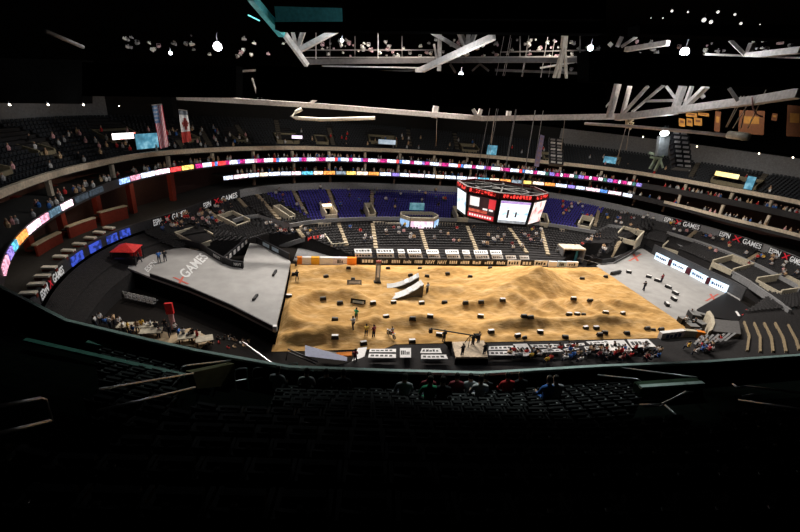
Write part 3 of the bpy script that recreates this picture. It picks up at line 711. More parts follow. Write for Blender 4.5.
for k, (u, v) in enumerate([(.22, .42), (.5, .7)]):
    c0, c1 = a.lerp(b_, u), a.lerp(b_, v); MB().hexa([c0+V((0, -.05, .3)), c1+V((0, -.05, .3)), c1+V((0, -.05, 1.)), c0+V((0, -.05, 1.))], (0, .04, 0)).build('pale_board', mat('pale_blue_vinyl', (.5,.62,.72), .6), o)

# ================================================================== THINGS ON THE DIRT
BL = [(294.5,273.8,0,1.1),(326,276,0,1),(289,295.8,1,1),(323,298.3,0,1.05),(340,302.5,0,1.05),(348.5,267.3,0,.9),(388,267.6,0,.9),(420,267.6,0,.9),(410.5,274.5,0,.95),(427,275.6,0,.95),(353,278.3,0,.8),
      (373,302.6,1,1.),(393.5,302,1,1),(421.5,302.6,1,1.05),(386,316.5,1,1.15),(412.5,318.3,0,1.1),(430,316,1,1.1),(447.5,273,0,.95),(470,276,0,.95),(490,267.3,0,.9),(444.5,302,0,1.05),(465.5,302.3,0,1),(481,301.6,0,1),(502.5,299.5,1,1.05),
      (480.5,315.8,1,1.1),(582,278,0,1),(605.5,276,0,1),(573.5,298.2,1,1.05),(590,300,0,1),(524,315.8,0,1.05),(530.5,316.8,0,1.05),(569,313.8,1,1.05),(577,313.8,1,1.05),(583.5,313.8,0,.8),(605.5,312.2,1,1.1),(622.5,313,1,1.1),
      (628.5,271.8,0,.9),(648.5,276.4,1,.95),(657,280.2,1,.95),(668,286.8,1,1),(675,293,1,1),(673.5,298.8,1,1),(666.5,304,1,1.05),
      (335,319,0,1.15),(335,336.8,1,1.3),(363.5,343,1,1.2),(412,341,1,1.2),(439,334.5,1,1.2),(491,331.2,1,1.3),(517.5,335.3,1,1.2),(524.5,337,0,.8),(540,331.6,1,1.2),(565,336.6,0,1.2),(585.5,327.5,1,1.3),(596,327.5,1,1.2),(599.5,334,0,1.),
      (604.5,332.2,0,1.2),(626.5,332.7,0,1.15),(647,328,0,1.1),(653,329.2,0,.8),(661,328.8,0,1.1),(508,315.5,0,.0),(277.5,313,0,1.2)]
BL = [b_ for b_ in BL if b_[3] > 0]
def on_ground(px, py): return on_f(px, py, lambda p: p.z < (dirt_z(p.x, p.y) if DX0 <= p.x <= DX1 and DY0 <= p.y <= DY1 else .1), 40, 130, .2)
pts = []
for x, y, wt, s_ in BL: pts.append((on_ground(x, y+1.2), wt, min(s_, 1.02), x, y))
ROWS = [('along the far wall of the dirt', 0, 271), ('in the far part of the dirt', 271, 281), ('across the middle of the dirt', 281, 306.5), ('in the near middle of the dirt', 306.5, 322), ('along the near edge of the dirt', 322, 360)]
for nm, lo, hi in ROWS:
    row = sorted([q for q in pts if lo <= q[4] < hi and not (q[3] > 628 and q[4] < 305)], key=lambda q: q[3])
    for i, (p, wt, s_, x, y) in enumerate(row):
        t = empty('track_block', p-V((0, 0, .08)), '%s block %s, %s from the left' % ('white-topped black' if wt else 'black', nm, ORD[i]), 'track block', 'marker blocks on the track', rz=random.uniform(-.25, .25))
        w_, d_, h_ = .98*s_, .5*s_, .46*s_
        mbx = MB(); k = .09
        mbx.add([(-w_/2, -d_/2, 0), (w_/2, -d_/2, 0), (w_/2, d_/2, 0), (-w_/2, d_/2, 0), (-w_/2+k, -d_/2+k, h_), (w_/2-k, -d_/2+k, h_), (w_/2-k, d_/2-k, h_), (-w_/2+k, d_/2-k, h_)],
                [(3,2,1,0),(4,5,6,7),(0,1,5,4),(1,2,6,5),(2,3,7,6),(3,0,4,7)]); mbx.build('body', blackv, t)
        MB().box((0, .05, h_+.03), (w_*.86, d_*(.75 if wt else .35), .06)).build('cover', white if wt else mat('grey_vinyl', (.2,.2,.2), .6), t)
crn = sorted([q for q in pts if q[3] > 628 and q[4] < 305], key=lambda q: q[4])
for i, (p, wt, s_, x, y) in enumerate(crn):
    t = empty('track_block', p, 'black and white marker block on the grey floor, %s from the far end' % ORD[i], 'track block', 'marker blocks on the grey floor', rz=-.5-i*.25)
    MB().box((0, 0, .25), (1.1*s_, .6, .5)).build('body', blackv, t); MB().box((0, .06, .53), (.95*s_, .45, .06)).build('cover', white, t)
p, q = on_ground(611, 275), on_ground(620, 273); mbx = MB(); mbx.beam(p+V((0,0,.3)), q+V((0,0,.3)), .5, .6); tag(mbx.build('track_rail', blackv, origin=p), 'long black track rail lying across the far right dirt edge', 'rail')

# kicker ramps
def kicker(px0, px1, label):
    """px0 = foot of the run-up (front edge), px1 = foot of the tall end"""
    a, b_ = on_ground(*px0), on_ground(*px1); a.z = b_.z = min(a.z, b_.z); L = (b_-a).length; W_ = 1.7
    t = empty('kicker_ramp', a, label, 'ramp', 'metal kicker ramps', rz=math.atan2(b_.y-a.y, b_.x-a.x)); H = 2.35; n = 10
    prof = [(L*k/n, .08+H*(k/n)**1.75) for k in range(n+1)]
    mbx = MB(); mbx.grid([[V((x, 0, z)), V((x, W_, z))] for x, z in prof]); mbx.grid([[V((x, W_, z-.1)), V((x, 0, z-.1))] for x, z in prof]); mbx.build('deck', mat('sheet_steel', (.6,.6,.6), .4, .1, 2., metal=.3), t)
    for y in (0.03, W_-.1):
        f = MB(); f.prism([V((x, y, z-.1)) for x, z in prof]+[V((L, y, 0)), V((0, y, 0))], (0, .07, 0)); f.build('side_panel', mat('dark_panel', (.10,.09,.075), .7), t)
    MB().box((L-.05, W_/2, H/2), (.1, W_, H)).build('end_panel', mat('dark_panel', (.1,.09,.075)), t)
    MB().box((L*.62, W_/2, H*.45+.12), (L*.13, W_*.9, .05), M=Matrix.Rotation(-.5, 3, 'Y')).build('white_strip', white, t)
    MB().box((L*.87, W_/2, H*.79+.12), (L*.13, W_*.9, .05), M=Matrix.Rotation(-.72, 3, 'Y')).build('white_strip', white, t)
kicker((387,288.3), (418,288), 'farther of the two curved metal kicker ramps on the dirt')
kicker((391,298.8), (422.5,297.5), 'nearer of the two curved metal kicker ramps on the dirt')
# sign boards on the dirt
def sign_board(px, label, m, marks):
    a, b_ = on_ground(px[0], px[2]), on_ground(px[1], px[2]); h = (px[2]-px[3])*.155
    t = empty('sign_board', (a+b_)/2, label, 'sign', rz=math.atan2(b_.y-a.y, b_.x-a.x)); L = (b_-a).length
    R_ = Matrix.Rotation(-.35, 3, 'X'); MB().box((0, .2, h*.48), (L, .12, h), M=R_).build('panel', m, t)
    MB().box((0, .14, h*.48), (L*.7, .04, h*.45), M=R_).build('printed_mark', marks, t)
    MB().box((L*.36, .13, h*.48), (L*.1, .05, h*.5), M=R_).build('printed_mark', white, t)
    for s in (-1, 1): MB().beam((s*L*.4, .35, h*.8), (s*L*.4, .9, 0), .08).build('prop', blackv, t)
sign_board((347,361.5,284.8,279.5), 'grey framed sign board leaning on the dirt left of the tall banner', mat('grey_vinyl', (.2,.2,.2), .6), mat('silver_ink', (.6,.6,.62), .6))
sign_board((350.3,365,304.6,299.3), 'black sign board with pale blue print on the dirt left of the kicker ramps', blackv, mat('pale_blue_vinyl', (.5,.62,.72), .6))
p = on_ground(377.3, 282.3); t = empty('banner_tower', p, 'tall black and white banner tower standing on the far dirt', 'banner tower')
MB().box((0, 0, 1.9), (.8, .5, 3.8)).build('body', mat('grey_vinyl', (.2,.2,.2)), t); MB().box((.0, -.28, 2.2), (.42, .06, 2.2)).build('printed_mark', white, t); MB().box((0, 0, .1), (1.2, .9, .2)).build('base', blackv, t); MB().box((0, -.02, 3.9), (.82, .52, .35)).build('top_cap', mat('maroon_cap', (.35,.1,.08)), t)
# ================================================================== VIDEO CUBE
FLAT = .72
vx, vy = 6.6*FLAT*math.cos(math.radians(-115.6)), 6.6*FLAT*math.sin(math.radians(-115.6))
zt, zb = on_y(499, 198.5, vy).z, on_y(499, 224.5, vy).z
sb = empty('video_scoreboard', (-1.9, -.3, zb), 'eight-sided video scoreboard hanging over the dirt with glowing red and white screens', 'scoreboard')
H_ = zt-zb
scr = [screen_mat('screen_sky', [(.25,.45,.75),(.8,.92,1),(1,1,1),(.55,.75,.95)], .7, 1.3), screen_mat('screen_dark', [(.02,.01,.012),(.05,.02,.02)], .6, 1), screen_mat('screen_bright', [(.35,.6,.9),(.85,.95,1),(1,1,1),(.6,.9,.95)], .9, 1.35, (1,1,1.6)), screen_mat('screen_pink', [(.7,.1,.12),(1,.7,.65),(1,.95,.9),(.8,.2,.15)], .8, 1.2)]
redled = screen_mat('red_led', [(.08,.0,.0),(.9,.05,.04),(1,.1,.08)], 2.5, 1.6, sharp=1)
def oct_(k, r, z):
    w_ = math.radians(-115.6); a = math.radians(45*k); u, v = FLAT*r*math.cos(a), r*math.sin(a)
    return V((u*math.cos(w_)-v*math.sin(w_), u*math.sin(w_)+v*math.cos(w_), z))
for k in range(8):
    rt_, rb_ = 6.6, 6.15
    q = [oct_(k, rb_, 0), oct_(k+1, rb_, 0), oct_(k+1, rt_, H_), oct_(k, rt_, H_)]
    n_ = (q[1]-q[0]).cross(q[3]-q[0]).normalized()
    if n_.dot((q[0]+q[2])) < 0: n_ = -n_
    MB().hexa(q, -n_*.5).build('face_panel', blackv, sb)
    f = lambda u, v: q[0]*(1-u)*(1-v)+q[1]*u*(1-v)+q[2]*u*v+q[3]*(1-u)*v
    kind = {0: 2, 7: 1, 6: 0, 1: 3}.get(k, 0)
    sc_ = MB().hexa([f(.07, .1)+n_*.05, f(.93, .1)+n_*.05, f(.93, .95)+n_*.05, f(.07, .95)+n_*.05], -n_*.04).build('screen', scr[kind], sb)
    def gfx(nm, u0, v0, u1, v1, m, o=.07): MB().hexa([f(u0, v0)+n_*o, f(u1, v0)+n_*o, f(u1, v1)+n_*o, f(u0, v1)+n_*o], -n_*.015).build(nm, m, sc_)
    if kind == 1:
        er = screen_mat('screen_red', [(.55,.02,.03),(.85,.05,.06)], .5, 1.); ew = screen_mat('screen_white', [(1,.8,.75),(1,.97,.95)], 1, 1.1)
        gfx('picture_face', .12, .55, .42, .9, ew); gfx('picture_block', .72, .55, .93, .92, er); gfx('title_bar', .07, .1, .93, .28, er); gfx('title_bar', .1, .32, .7, .43, screen_mat('screen_orange', [(.4,.03,.02),(.9,.2,.12)], 2, 1))
        for i in range(9): gfx('letter_block', .12+i*.085, .15, .12+i*.085+.055, .23, ew, .09)
        gfx('letter_block', .55, .46, .7, .53, ew); gfx('letter_block', .75, .46, .88, .53, ew)
    if kind == 2:
        gfx('picture_top', .07, .86, .93, .95, screen_mat('screen_lilac', [(.5,.2,.7),(.8,.6,.95)], 1.5, 1.)); gfx('ticker', .07, .1, .93, .2, screen_mat('screen_grey', [(.2,.2,.22),(.6,.62,.65)], 3, .9))
        gfx('picture_figure', .3, .3, .36, .62, scr[1]); gfx('picture_figure', .55, .35, .6, .55, scr[1])
    # crown with red lettering
    c0, c1 = oct_(k, 6.75, H_+.05), oct_(k+1, 6.75, H_+.05)
    cr = MB().hexa([c0, c1, c1+V((0, 0, .8)), c0+V((0, 0, .8))], -n_*.3).build('crown_panel', mat('dark_red_panel', (.10,.012,.012), .5), sb)
    g = lambda u, v: c0*(1-u)+c1*u+V((0, 0, v))
    for i in range(9):
        u = .1+i*.09; MB().hexa([g(u, .2)+n_*.05, g(u+.06, .2)+n_*.05, g(u+.06, .68)+n_*.05, g(u, .68)+n_*.05], -n_*.04).build('red_letter', redled, cr)
mb = MB()
for k in range(8):
    mb.beam(oct_(k, 6.3, H_+.45), oct_(k+4, 6.3, H_+.45) if k < 4 else oct_(k, 2, H_+.8), .25); mb.beam(oct_(k, 4, H_+.45), oct_(k+1, 4, H_+.45), .25); mb.beam(oct_(k, 6.4, H_+.455), oct_(k+1, 6.4, H_+.455), .3)
mb.build('top_truss', mat('dull_steel', (.10,.09,.085), .6), sb); mat('grey_steel', (.3,.27,.25), .5)
mb = MB()
for k in range(8): mb.tube([oct_(k, 4, H_+.5), oct_(k, 3.2, 24)], .035, 5)
mb.build('suspension_cable', MATS['grey_steel'], sb)
MB().prism([oct_(k, 6, .02) for k in range(8)], (0, 0, .2)).build('underside', blackv, sb)

# ================================================================== ROOF STEEL
def depth(px, py, d): return CAM+ray(px, py).normalized()*d
dimsteel = mat('dim_painted_steel', (.12,.105,.1), .6)
def truss(name, label, members, m=steel, group='roof trusses'):
    """members: (part name, px0, py0, d0, px1, py1, d1, width)"""
    t = empty(name, depth(members[0][1], members[0][2], members[0][3]), label, 'truss', group)
    for pn, x0, y0, d0, x1, y1, d1, w in members:
        a, b_ = depth(x0, y0, d0), depth(x1, y1, d1); mbx = MB(); mbx.beam(a, b_, w)
        o = mbx.build(pn, teal if pn == 'teal_brace' else dimsteel if pn == 'catwalk_beam' else m); adopt(o, t)
    return t
truss('roof_truss', 'long white roof truss whose lower chord sags across the far side above the upper stand', [('lower_chord', 175,97,86, 330,106.5,84, .85), ('lower_chord', 328,106.5,84, 484,118.5,82, .85), ('lower_chord', 482,118.5,82, 622,116.5,74, .85),
   ('brace', 434,118,82, 436,106,82, .9), ('brace', 478,118,82, 473,109,82, .6), ('brace', 478,118,82, 481,109,82, .6), ('brace', 508,118,81, 509,111,81, .7), ('brace', 230,100,85, 233,84,85, .5), ('brace', 227,99,85, 217,88,85, .45), ('brace', 310,104,84, 318,98,84, .5),
   ('upper_rail', 234,71.5,85, 262,70,85, .35), ('hanger', 232,100,85, 226,80,85, .25), ('hanger', 258,98,85, 252,78,85, .25), ('hanger', 262,98,85, 258,80,85, .25)])
truss('roof_truss', 'white roof truss with two thick posts at the upper right', [('lower_chord', 618,117.5,72, 676,110.5,62, .85), ('lower_chord', 674,110.5,62, 762,99.5,52, .75), ('lower_chord', 760,99.5,52, 802,93,46, .7), ('post', 609,117.5,72, 618,84,72, .7), ('post', 622,116,71, 630,86,71, .45), ('post', 674,112,62, 683,86,62, .65), ('post', 684,108,61, 692,86,61, .35),
   ('brace', 624,113,70, 648,86,68, .35), ('brace', 632,112,70, 664,85,66, .28), ('brace', 676,99,62, 666,86,62, .3), ('brace', 686,106,61, 707,86,58, .5), ('brace', 699,92,60, 704,98,60, .4), ('brace', 738,101,53, 729,88,53, .3), ('brace', 792,98,47, 802,91,47, .3), ('upper_rail', 646,101,68, 690,100,62, .3), ('brace', 600,113,73, 612,100,73, .25)])
truss('roof_truss', 'pale roof truss framed between the black drapes at top centre', [('upper_rail', 300,29.8,56, 500,29.5,56, .14), ('catwalk_beam', 306,62,60, 420,60.5,60, .6), ('catwalk_beam', 418,60.5,60, 600,60,60, .55), ('diagonal_brace', 417,72,56, 494,36.5,50, .6), ('brace', 427,29.5,56, 464,51,54, .42), ('brace', 458.5,29.5,56, 466,48,54, .5), ('brace', 469,30,56, 467,47,54, .5), ('brace', 476,31,56, 470,46,54, .42), ('post', 440,31,58, 439,71,58, .42), ('brace', 434,44,58, 437,60,58, .2),
   ('brace', 297,51.5,56, 337,30,54, .55), ('brace', 292,29,57, 296.5,48,57, .42), ('brace', 304,30,57, 298,47,57, .5), ('diagonal_brace', 284.5,34,54, 307,65,56, .5), ('teal_brace', 251,-3,50, 282,34,54, .7), ('teal_brace', 248,15,55, 260,21,55, .12), ('upper_rail', 322,66,60, 425,68,60, .16), ('brace', 316,30,58, 316,62,60, .12), ('brace', 378,30,58, 378,62,60, .12), ('brace', 540,68,60, 575,62,60, .2), ('catwalk_beam', 318,74,64, 420,70,64, .25), ('catwalk_beam', 495,70,64, 600,74,64, .3), ('catwalk_beam', 472,71,64, 480,64,64, .25), ('catwalk_beam', 489,71,64, 480,64,64, .25), ('catwalk_beam', 450,64,64, 456,73,64, .3), ('catwalk_beam', 500,52,64, 600,50,64, .15), ('catwalk_beam', 306,50,64, 440,50,64, .15), ('catwalk_beam', 330,62,64, 330,36,64, .12), ('catwalk_beam', 355,62,64, 355,36,64, .12), ('catwalk_beam', 402,62,64, 402,36,64, .12), ('catwalk_beam', 520,62,64, 520,36,64, .12), ('catwalk_beam', 580,62,64, 580,36,64, .12)])
truss('lighting_truss', 'teal lit box beam at the top behind the sloping brace', [('teal_brace', 276,16.5,52, 342,18,52, 1.6)], teal, 'roof trusses')
truss('roof_truss', 'white roof steel above the long black drape at the upper right', [('brace', 617,47,62, 622,36.5,62, .35), ('brace', 621,47,62, 637,36.5,62, .3), ('diagonal_brace', 626,49.5,62, 668,43,58, .5), ('upper_rail', 705,54.5,58, 748,56.5,58, .25), ('brace', 745,55,56, 730,40,56, .3), ('brace', 748,54,56, 752.5,43,56, .45), ('diagonal_brace', 746,56,56, 802,50,50, .5), ('lower_chord', 770,58.5,56, 802,59.5,52, .35), ('brace', 612,46,62, 609,43,62, .4)])
truss('rigging_mast', 'thin rigging mast with splayed legs between the black drapes', [('mast', 565,34,56, 563.5,48,56, .55), ('leg', 563,48,56, 553.5,80,56, .3), ('leg', 563.5,48,56, 558,80,56, .3), ('leg', 565,48,56, 566.5,81,56, .25), ('rung', 558,66,56, 566,66,56, .12)], mat('pale_rope', (.5,.42,.34), .7), 'roof trusses')
def tube_thing(name, pts, r, m, label, cat, group=None):
    W = [depth(*p) for p in pts]; return tag(MB().tube(W, r, 8).build(name, m, smooth=True, origin=W[0]), label, cat, group)
tube_thing('hanging_pipe', [(302,109,80),(296,112,80),(291.5,116.5,80),(296,118,80),(320,119.5,80),(345,119,80),(375,118,80)], .32, mat('cream_steel', (.75,.68,.55), .5), 'white bent hanging pipe below the left part of the far roof truss', 'pipe')
tube_thing('hanging_pipe', [(585,123.5,72),(640,127,68),(700,132.5,62),(732,136,60)], .2, mat('pink_grey_steel', (.5,.42,.4), .5), 'thin pale pipe hanging across the upper right', 'pipe')
tube_thing('hanging_pipe', [(728,134.5,58),(749,137,57)], .38, MATS['cream_steel'], 'short thick white pipe end at the upper right', 'pipe')
tube_thing('hanging_pipe', [(45.5,31,45),(83,47,48)], .16, MATS['grey_steel'], 'single grey bar floating in the dark upper left', 'pipe')
for i, (a, b_) in enumerate([((744,96,55),(727,127,58)),((741,96,55),(726,127,58)),((748,96,55),(741,128,58)),((752,98,55),(733,128,58)),((766,90,52),(748,128,56)),((629,116,70),(616,164,72)),((631,120,70),(626,150,72)),((565,118,76),(560,160,78)),((437,118,82),(436,146,86)),((494,118,81),(491,144,86))]):
    tube_thing('rigging_cable', [a, b_], .05, mat('rope', (.35,.3,.25), .8), ['fan of thin rigging cables falling from the right truss','single thin rigging cable falling from the far truss'][i > 4], 'cable', ['rigging cables of the right truss','rigging cables of the far truss'][i > 4])
tube_thing('loose_cable', [(752,97,52),(753,108,52),(757,115,52),(763,117,52)], .07, mat('pink_cable', (.5,.3,.28), .7), 'pinkish loop of loose cable below the right truss', 'cable')
mbx = MB()
for k in range(5): p_ = depth(630+random.uniform(-2.5,2.5), 119+k*1.6, 70); mbx.tube([p_, p_+V((random.uniform(-.5,.5), .1, -.6))], [.28, .12], 6)
tag(mbx.build('rigging_hoist', mat('cream_rag', (.7,.58,.4), .8)), 'pale bundled hoist hanging under the right truss', 'hoist')
def drape(q, d, th, label):
    W = [depth(x, y, d) for x, y in q]; aw = ray(400, 80).normalized(); aw.z = 0
    return tag(MB().hexa(W, aw.normalized()*th).build('black_drape', black, origin=W[0]), label, 'drape', 'black roof drapes')
drape([(256,97.5),(606,113.5),(605,80),(256,65.5)], 47, 2.5, 'long black drape box across the top centre')
drape([(589,82),(803,88.5),(803,59),(589,51)], 41, 2.5, 'long black drape box at the upper right')
drape([(275,29.5),(606,33.5),(606,20),(275,22)], 46, 2, 'narrow black drape box above the centre roof truss')
drape([(345,18.5),(606,19),(606,-30),(345,-30)], 43, 2, 'black drape filling the very top of the view')
drape([(640,34),(803,39),(803,25),(640,24.5)], 44, 2, 'narrow black drape box at the top right')
drape([(-4,103),(82,104),(100,117),(108,117),(104,104),(-4,60)][:2]+[(82,60),(-4,58)], 70, 2, 'added black sheet at the far left above the pale wall')  # black sheet added to keep the far upper left dark
drape([(82,96),(236,98),(236,66),(82,62)], 50, 2, 'added black sheet between the two left lamps')  # another added sheet, so lamps leave the upper left black
for i, (x0, x1, y) in enumerate([(160,172,112),(60,100,300)][:1]):
    drape([(x0+4,118),(x1+2,118),(x1-2,88),(x0,88)], 74, 1.5, 'short black drape hanging left of the red and white flag')
# ---------------- lamps
def lamp(px, py, d, r, W, label, m=lightm, light=True, group='roof lamps'):
    p = depth(px, py, d); n_ = (CAM-p).normalized()
    t = empty('roof_lamp', p, label, 'lamp', group); t.rotation_euler = n_.to_track_quat('-Y', 'Z').to_euler()
    mbx = MB(); mbx.tube([(0, 0, 0), (0, r*1.6, 0)], [r*1.15, r*.7], 10); mbx.build('housing', blackv, t)
    mbx = MB(); mbx.tube([(0, -.02-r*.15, 0), (0, -.02, 0)], [r*.8, r], 12); mbx.build('lens', m, t)
    MB().beam((0, r, r*.8), (0, r, r*3), .08).build('bracket', blackv, t)
    if light:
        l = bpy.data.lights.new('roof_lamp_light', 'POINT'); l.energy = W; l.shadow_soft_size = r; l.color = (.93, .97, 1)
        o = bpy.data.objects.new('roof_lamp_light', l); C.objects.link(o); o.location = p+n_*(r*1.5+.2)
hot = mat('hot_lamp_glow', (1,1,1), .3, 0, emit=40, ecol=(.85,.95,1))
lamp(217.5,46.5,58,.45,2000,'brightest round roof lamp at the upper left', hot)
lamp(684.5,52,58,.42,1500,'bright bluish roof lamp above the drape at the upper right', hot)
lamp(590.5,48,51,.26,800,'small bluish roof lamp left of the upper right drape', mat('cyan_lamp_glow',(1,1,1),.3,0,emit=14,ecol=(.6,.95,1)))
lamp(461,74.5,50,.24,1300,'small white roof lamp under the centre diagonal brace')
lamp(170.5,53,60,.18,400,'small roof lamp in the dark at the left of the brightest lamp')
lamp(342,40.5,52,.16,700,'small roof lamp between the centre braces')
lamp(663,133.5,70,.35,300,'lower of the twin lamps on the right lift tower'); lamp(666,133.2,70.5,.35,0,'upper of the twin lamps on the right lift tower', light=False)
for i, (x, y) in enumerate([(9.5,104.7),(48,104.7),(83.5,104.8),(119,106)]): lamp(x, y, [64,66,68,70][i], [.11,.1,.11,.07][i], 60, 'small warm lamp over the pale left wall, %s from the left' % ORD[i], lightw, i < 3, 'warm lamps over the left wall')
for i, (x, y) in enumerate([(643,137),(697,146.5),(759,153.5),(793,157.5)]): lamp(x, y, 70, .09, 40, 'small lamp over the pale right wall, %s from the left' % ORD[i], lightw, False, 'small lamps over the right wall')
TOP = [(672,11),(688,12),(704,20),(711,22),(718,12),(735,14.5),(741,23.5),(651,18),(663,18),(760,24.5),(791,30.5),(799,31)]
for i, (x, y) in enumerate(TOP): lamp(x, y, 52, [.11,.08,.18,.15,.12,.1,.11,.05,.06,.05,.06,.09][i], 0, 'faint lamp in the dark at the top right, %s from the left' % ORD[i], mat('dim_lamp_glow', (1,1,1), .3, 0, emit=.9, ecol=(1,.95,.9)), False, 'faint lamps at the top right')
# fixtures along the catwalks
cw = struct(MB().hexa([depth(300,57,63), depth(600,56,63), depth(600,56,66), depth(300,57,66)], (0, 0, -.15)).build('floor_catwalk', MATS['grey_steel']))
fx = []
random.seed(3)
for i in range(120):
    x = random.uniform(236, 600); y = random.uniform(40, 57) if x > 300 else random.uniform(38, 58)
    fx.append((x, y, 64))
for i in range(16): fx.append((random.uniform(120, 212), random.uniform(36, 58), 66))
for i in range(26): fx.append((random.uniform(636, 800), random.uniform(40, 56), 62))
for x in (533,541,549,558,570,578): fx.append((x+30, 70, 58))
fxm = [mat('fixture_white', (.7,.66,.6), .4), mat('fixture_grey', (.25,.23,.22), .5), mat('fixture_pink', (.5,.32,.34), .5)]
proto = []
for m in fxm:
    t = empty('stage_light', (0, 0, 0), 'x', 'stage light', 'stage lights on the catwalks')
    mbx = MB(); mbx.tube([(0, .35, 0), (0, .1, 0), (0, -.3, 0)], [.1, .17, .2], 8); mbx.build('housing', m, t); mbx = MB(); mbx.beam((-.24, 0, -.05), (-.24, 0, .35), .05); mbx.beam((.24, 0, -.05), (.24, 0, .35), .05); mbx.beam((-.26, 0, .35), (.26, 0, .35), .05); mbx.build('yoke', m, t); proto.append(t)
used = set()
for i, (x, y, d) in enumerate(fx):
    k = random.choice([0, 0, 1, 1, 2]); o = proto[k] if k not in used else copy_tree(proto[k]); used.add(k)
    o.location = depth(x, y, d); o.rotation_euler = (random.uniform(-.6, .2), 0, random.uniform(-1.5, 1.5)); s_ = random.uniform(.4, 1.); o.scale = (s_, s_, s_)
    o['label'] = '%s stage light in the %s of the roof rig' % (['white', 'grey', 'pinkish'][k], 'dark left part' if x < 236 else 'left bay' if x < 320 else 'centre bay' if x < 605 else 'right bay')
# flags
def flag(px, d, label, builder):
    q = [depth(x, y, d) for x, y in px]       # tl tr br bl
    t = empty('hanging_flag', q[0], label, 'flag')
    g = lambda u, v: q[0]*(1-u)*(1-v)+q[1]*u*(1-v)+q[2]*u*v+q[3]*(1-u)*v
    nrm = (q[1]-q[0]).cross(q[3]-q[0]).normalized(); nrm = nrm if nrm.dot(CAM-q[0]) > 0 else -nrm
    def piece(nm, u0, v0, u1, v1, m, o=0, n=14):
        rows = [[g(u0+(u1-u0)*i/6, v0+(v1-v0)*j/n)+nrm*(.25*math.sin((u0+(u1-u0)*i/6)*9+(v0+(v1-v0)*j/n)*3)+o) for i in range(7)] for j in range(n+1)]
        mbx = MB(); mbx.grid(rows); mbx.grid([[p-nrm*.03 for p in r] for r in rows]); adopt(mbx.build(nm, m), t)
    builder(piece); mbx = MB(); mbx.tube([q[0]+V((0, 0, .1)), q[1]+V((0, 0, .1))], .06); adopt(mbx.build('pole', MATS['grey_steel']), t); return g, nrm, t
fw_, fr_, fb_ = mat('flag_white', (.6,.52,.55), .8), mat('flag_red', (.42,.04,.07), .8), mat('flag_blue', (.10,.18,.32), .8)
def us(piece):
    for k in range(13): piece('stripe', k/13, 0, (k+1)/13, 1, fr_ if k % 2 == 0 else fw_)
    piece('canton', 0, 0, .54, .4, fb_, .05)
    for i in range(4):
        for j in range(4): piece('star', .06+i*.125, .04+j*.09, .11+i*.125, .075+j*.09, fw_, .09, 1)
flag([(151.5,106),(162,105),(169,146),(160.5,149)], 72, 'tall striped hanging flag with a starred blue corner at the left', us)
def ca(piece):
    piece('band', 0, 0, 1, .12, mat('flag_grey', (.2,.22,.25), .8)); piece('band', 0, .12, 1, .66, mat('flag_bright_white', (.75,.75,.75), .8)); piece('band', 0, .66, 1, 1, mat('flag_bright_red', (.5,.06,.05), .8))
    lr = mat('flag_leaf', (.28,.04,.035), .8)
    piece('leaf', .3, .3, .85, .5, lr, .06, 3); piece('leaf', .45, .22, .72, .6, lr, .07, 3); piece('leaf', .2, .36, .95, .43, lr, .08, 2)
flag([(178.5,110.5),(187.5,111.5),(191.5,141),(182.5,143)], 72, 'white and red hanging flag with a dark red leaf', ca)
# speaker hangs
def array(px, label, m2, tilt):
    t = empty('speaker_array', depth(*px[0]), label, 'speaker', 'hanging speaker arrays'); n = 8
    for k in range(n):
        f0 = k/n; x = px[0][0]+(px[1][0]-px[0][0])*f0; y = px[0][1]+(px[1][1]-px[0][1])*f0; c = depth(x, y, px[0][2])
        M_ = Matrix.Rotation(-.45+tilt, 3, 'Z') @ Matrix.Rotation(-.1-.06*k, 3, 'X')
        o = MB().box(c, (2.3, 1.1, .62), M=M_).build('speaker_box', blackv); adopt(o, t)
        for s in (-.55, .5):
            o2 = MB().box(c+M_ @ V((s, -.58, 0)), (.75, .05, .3), M=M_).build('grille', m2 if k % 2 else MATS['fixture_grey']); adopt(o2, t)
    return t
array([(556,140,78),(556,167,78)], 'black hanging speaker array with pale grilles right of centre', fxm[0], 0)
array([(678,133,72),(682,172,72)], 'dark hanging speaker array right of the lift tower', fxm[1], .2)
q = [depth(x, y, 77) for x, y in [(534,166),(539,167),(544.5,136),(540.5,134.5)]]
quad_thing('hanging_banner', q, .1, mat('lilac_cloth', (.36,.30,.48), .7), 'narrow lilac banner hanging beside the speaker array', 'banner', None, [(fxm[2], .25, .1+.15*k, .75, .17+.15*k) for k in range(6)])
lt = empty('lift_tower', depth(662,160,71), 'pale green lift tower with splayed legs behind the right balcony rail', 'tower'); lg = mat('pale_green_steel', (.35,.42,.3), .6)
for nm, a, b_, w in [('mast',(661,156),(664,136),1.6),('leg',(656,158),(650,169),.3),('leg',(661,158),(655,171),.3),('leg',(660,158),(663,168),.25),('cross_bar',(649,153),(664,156),.3),('cross_bar',(650,157),(662,159),.3)]:
    adopt(MB().beam(depth(*a, 71), depth(*b_, 71), w, .5 if nm == 'mast' else None).build(nm, lg if nm != 'mast' else mat('grey_tower', (.25,.27,.28), .6)), lt)
# gold banners on the upper right wall
GB = [(679,126,685,118),(686.5,125.5,692.5,118),(694,125,702,117.5),(686,116.5,697,112.5),(698,115.5,709,112.5),(714,131,721,111),(738,134,765,110),(786,136,803,105),(771,120,778,113)]
for i, (x0, y0, x1, y1) in enumerate(GB):
    q = [depth(x, y, 84) for x, y in [(x0,y0),(x1-(1.5 if i > 4 else 0),y0+1),(x1,y1+1),(x0+(1.5 if i > 4 else 0),y1)]]
    quad_thing('championship_banner', q, .06, gold if i < 5 else goldd, '%s cloth banner on the dark upper right wall, %s from the left' % ('small gold' if i < 5 else 'dark gold', ORD[i]), 'banner', 'gold banners on the upper right wall', [(goldd if i < 5 else gold, .2, .45, .8, .75)])
print('rig done')
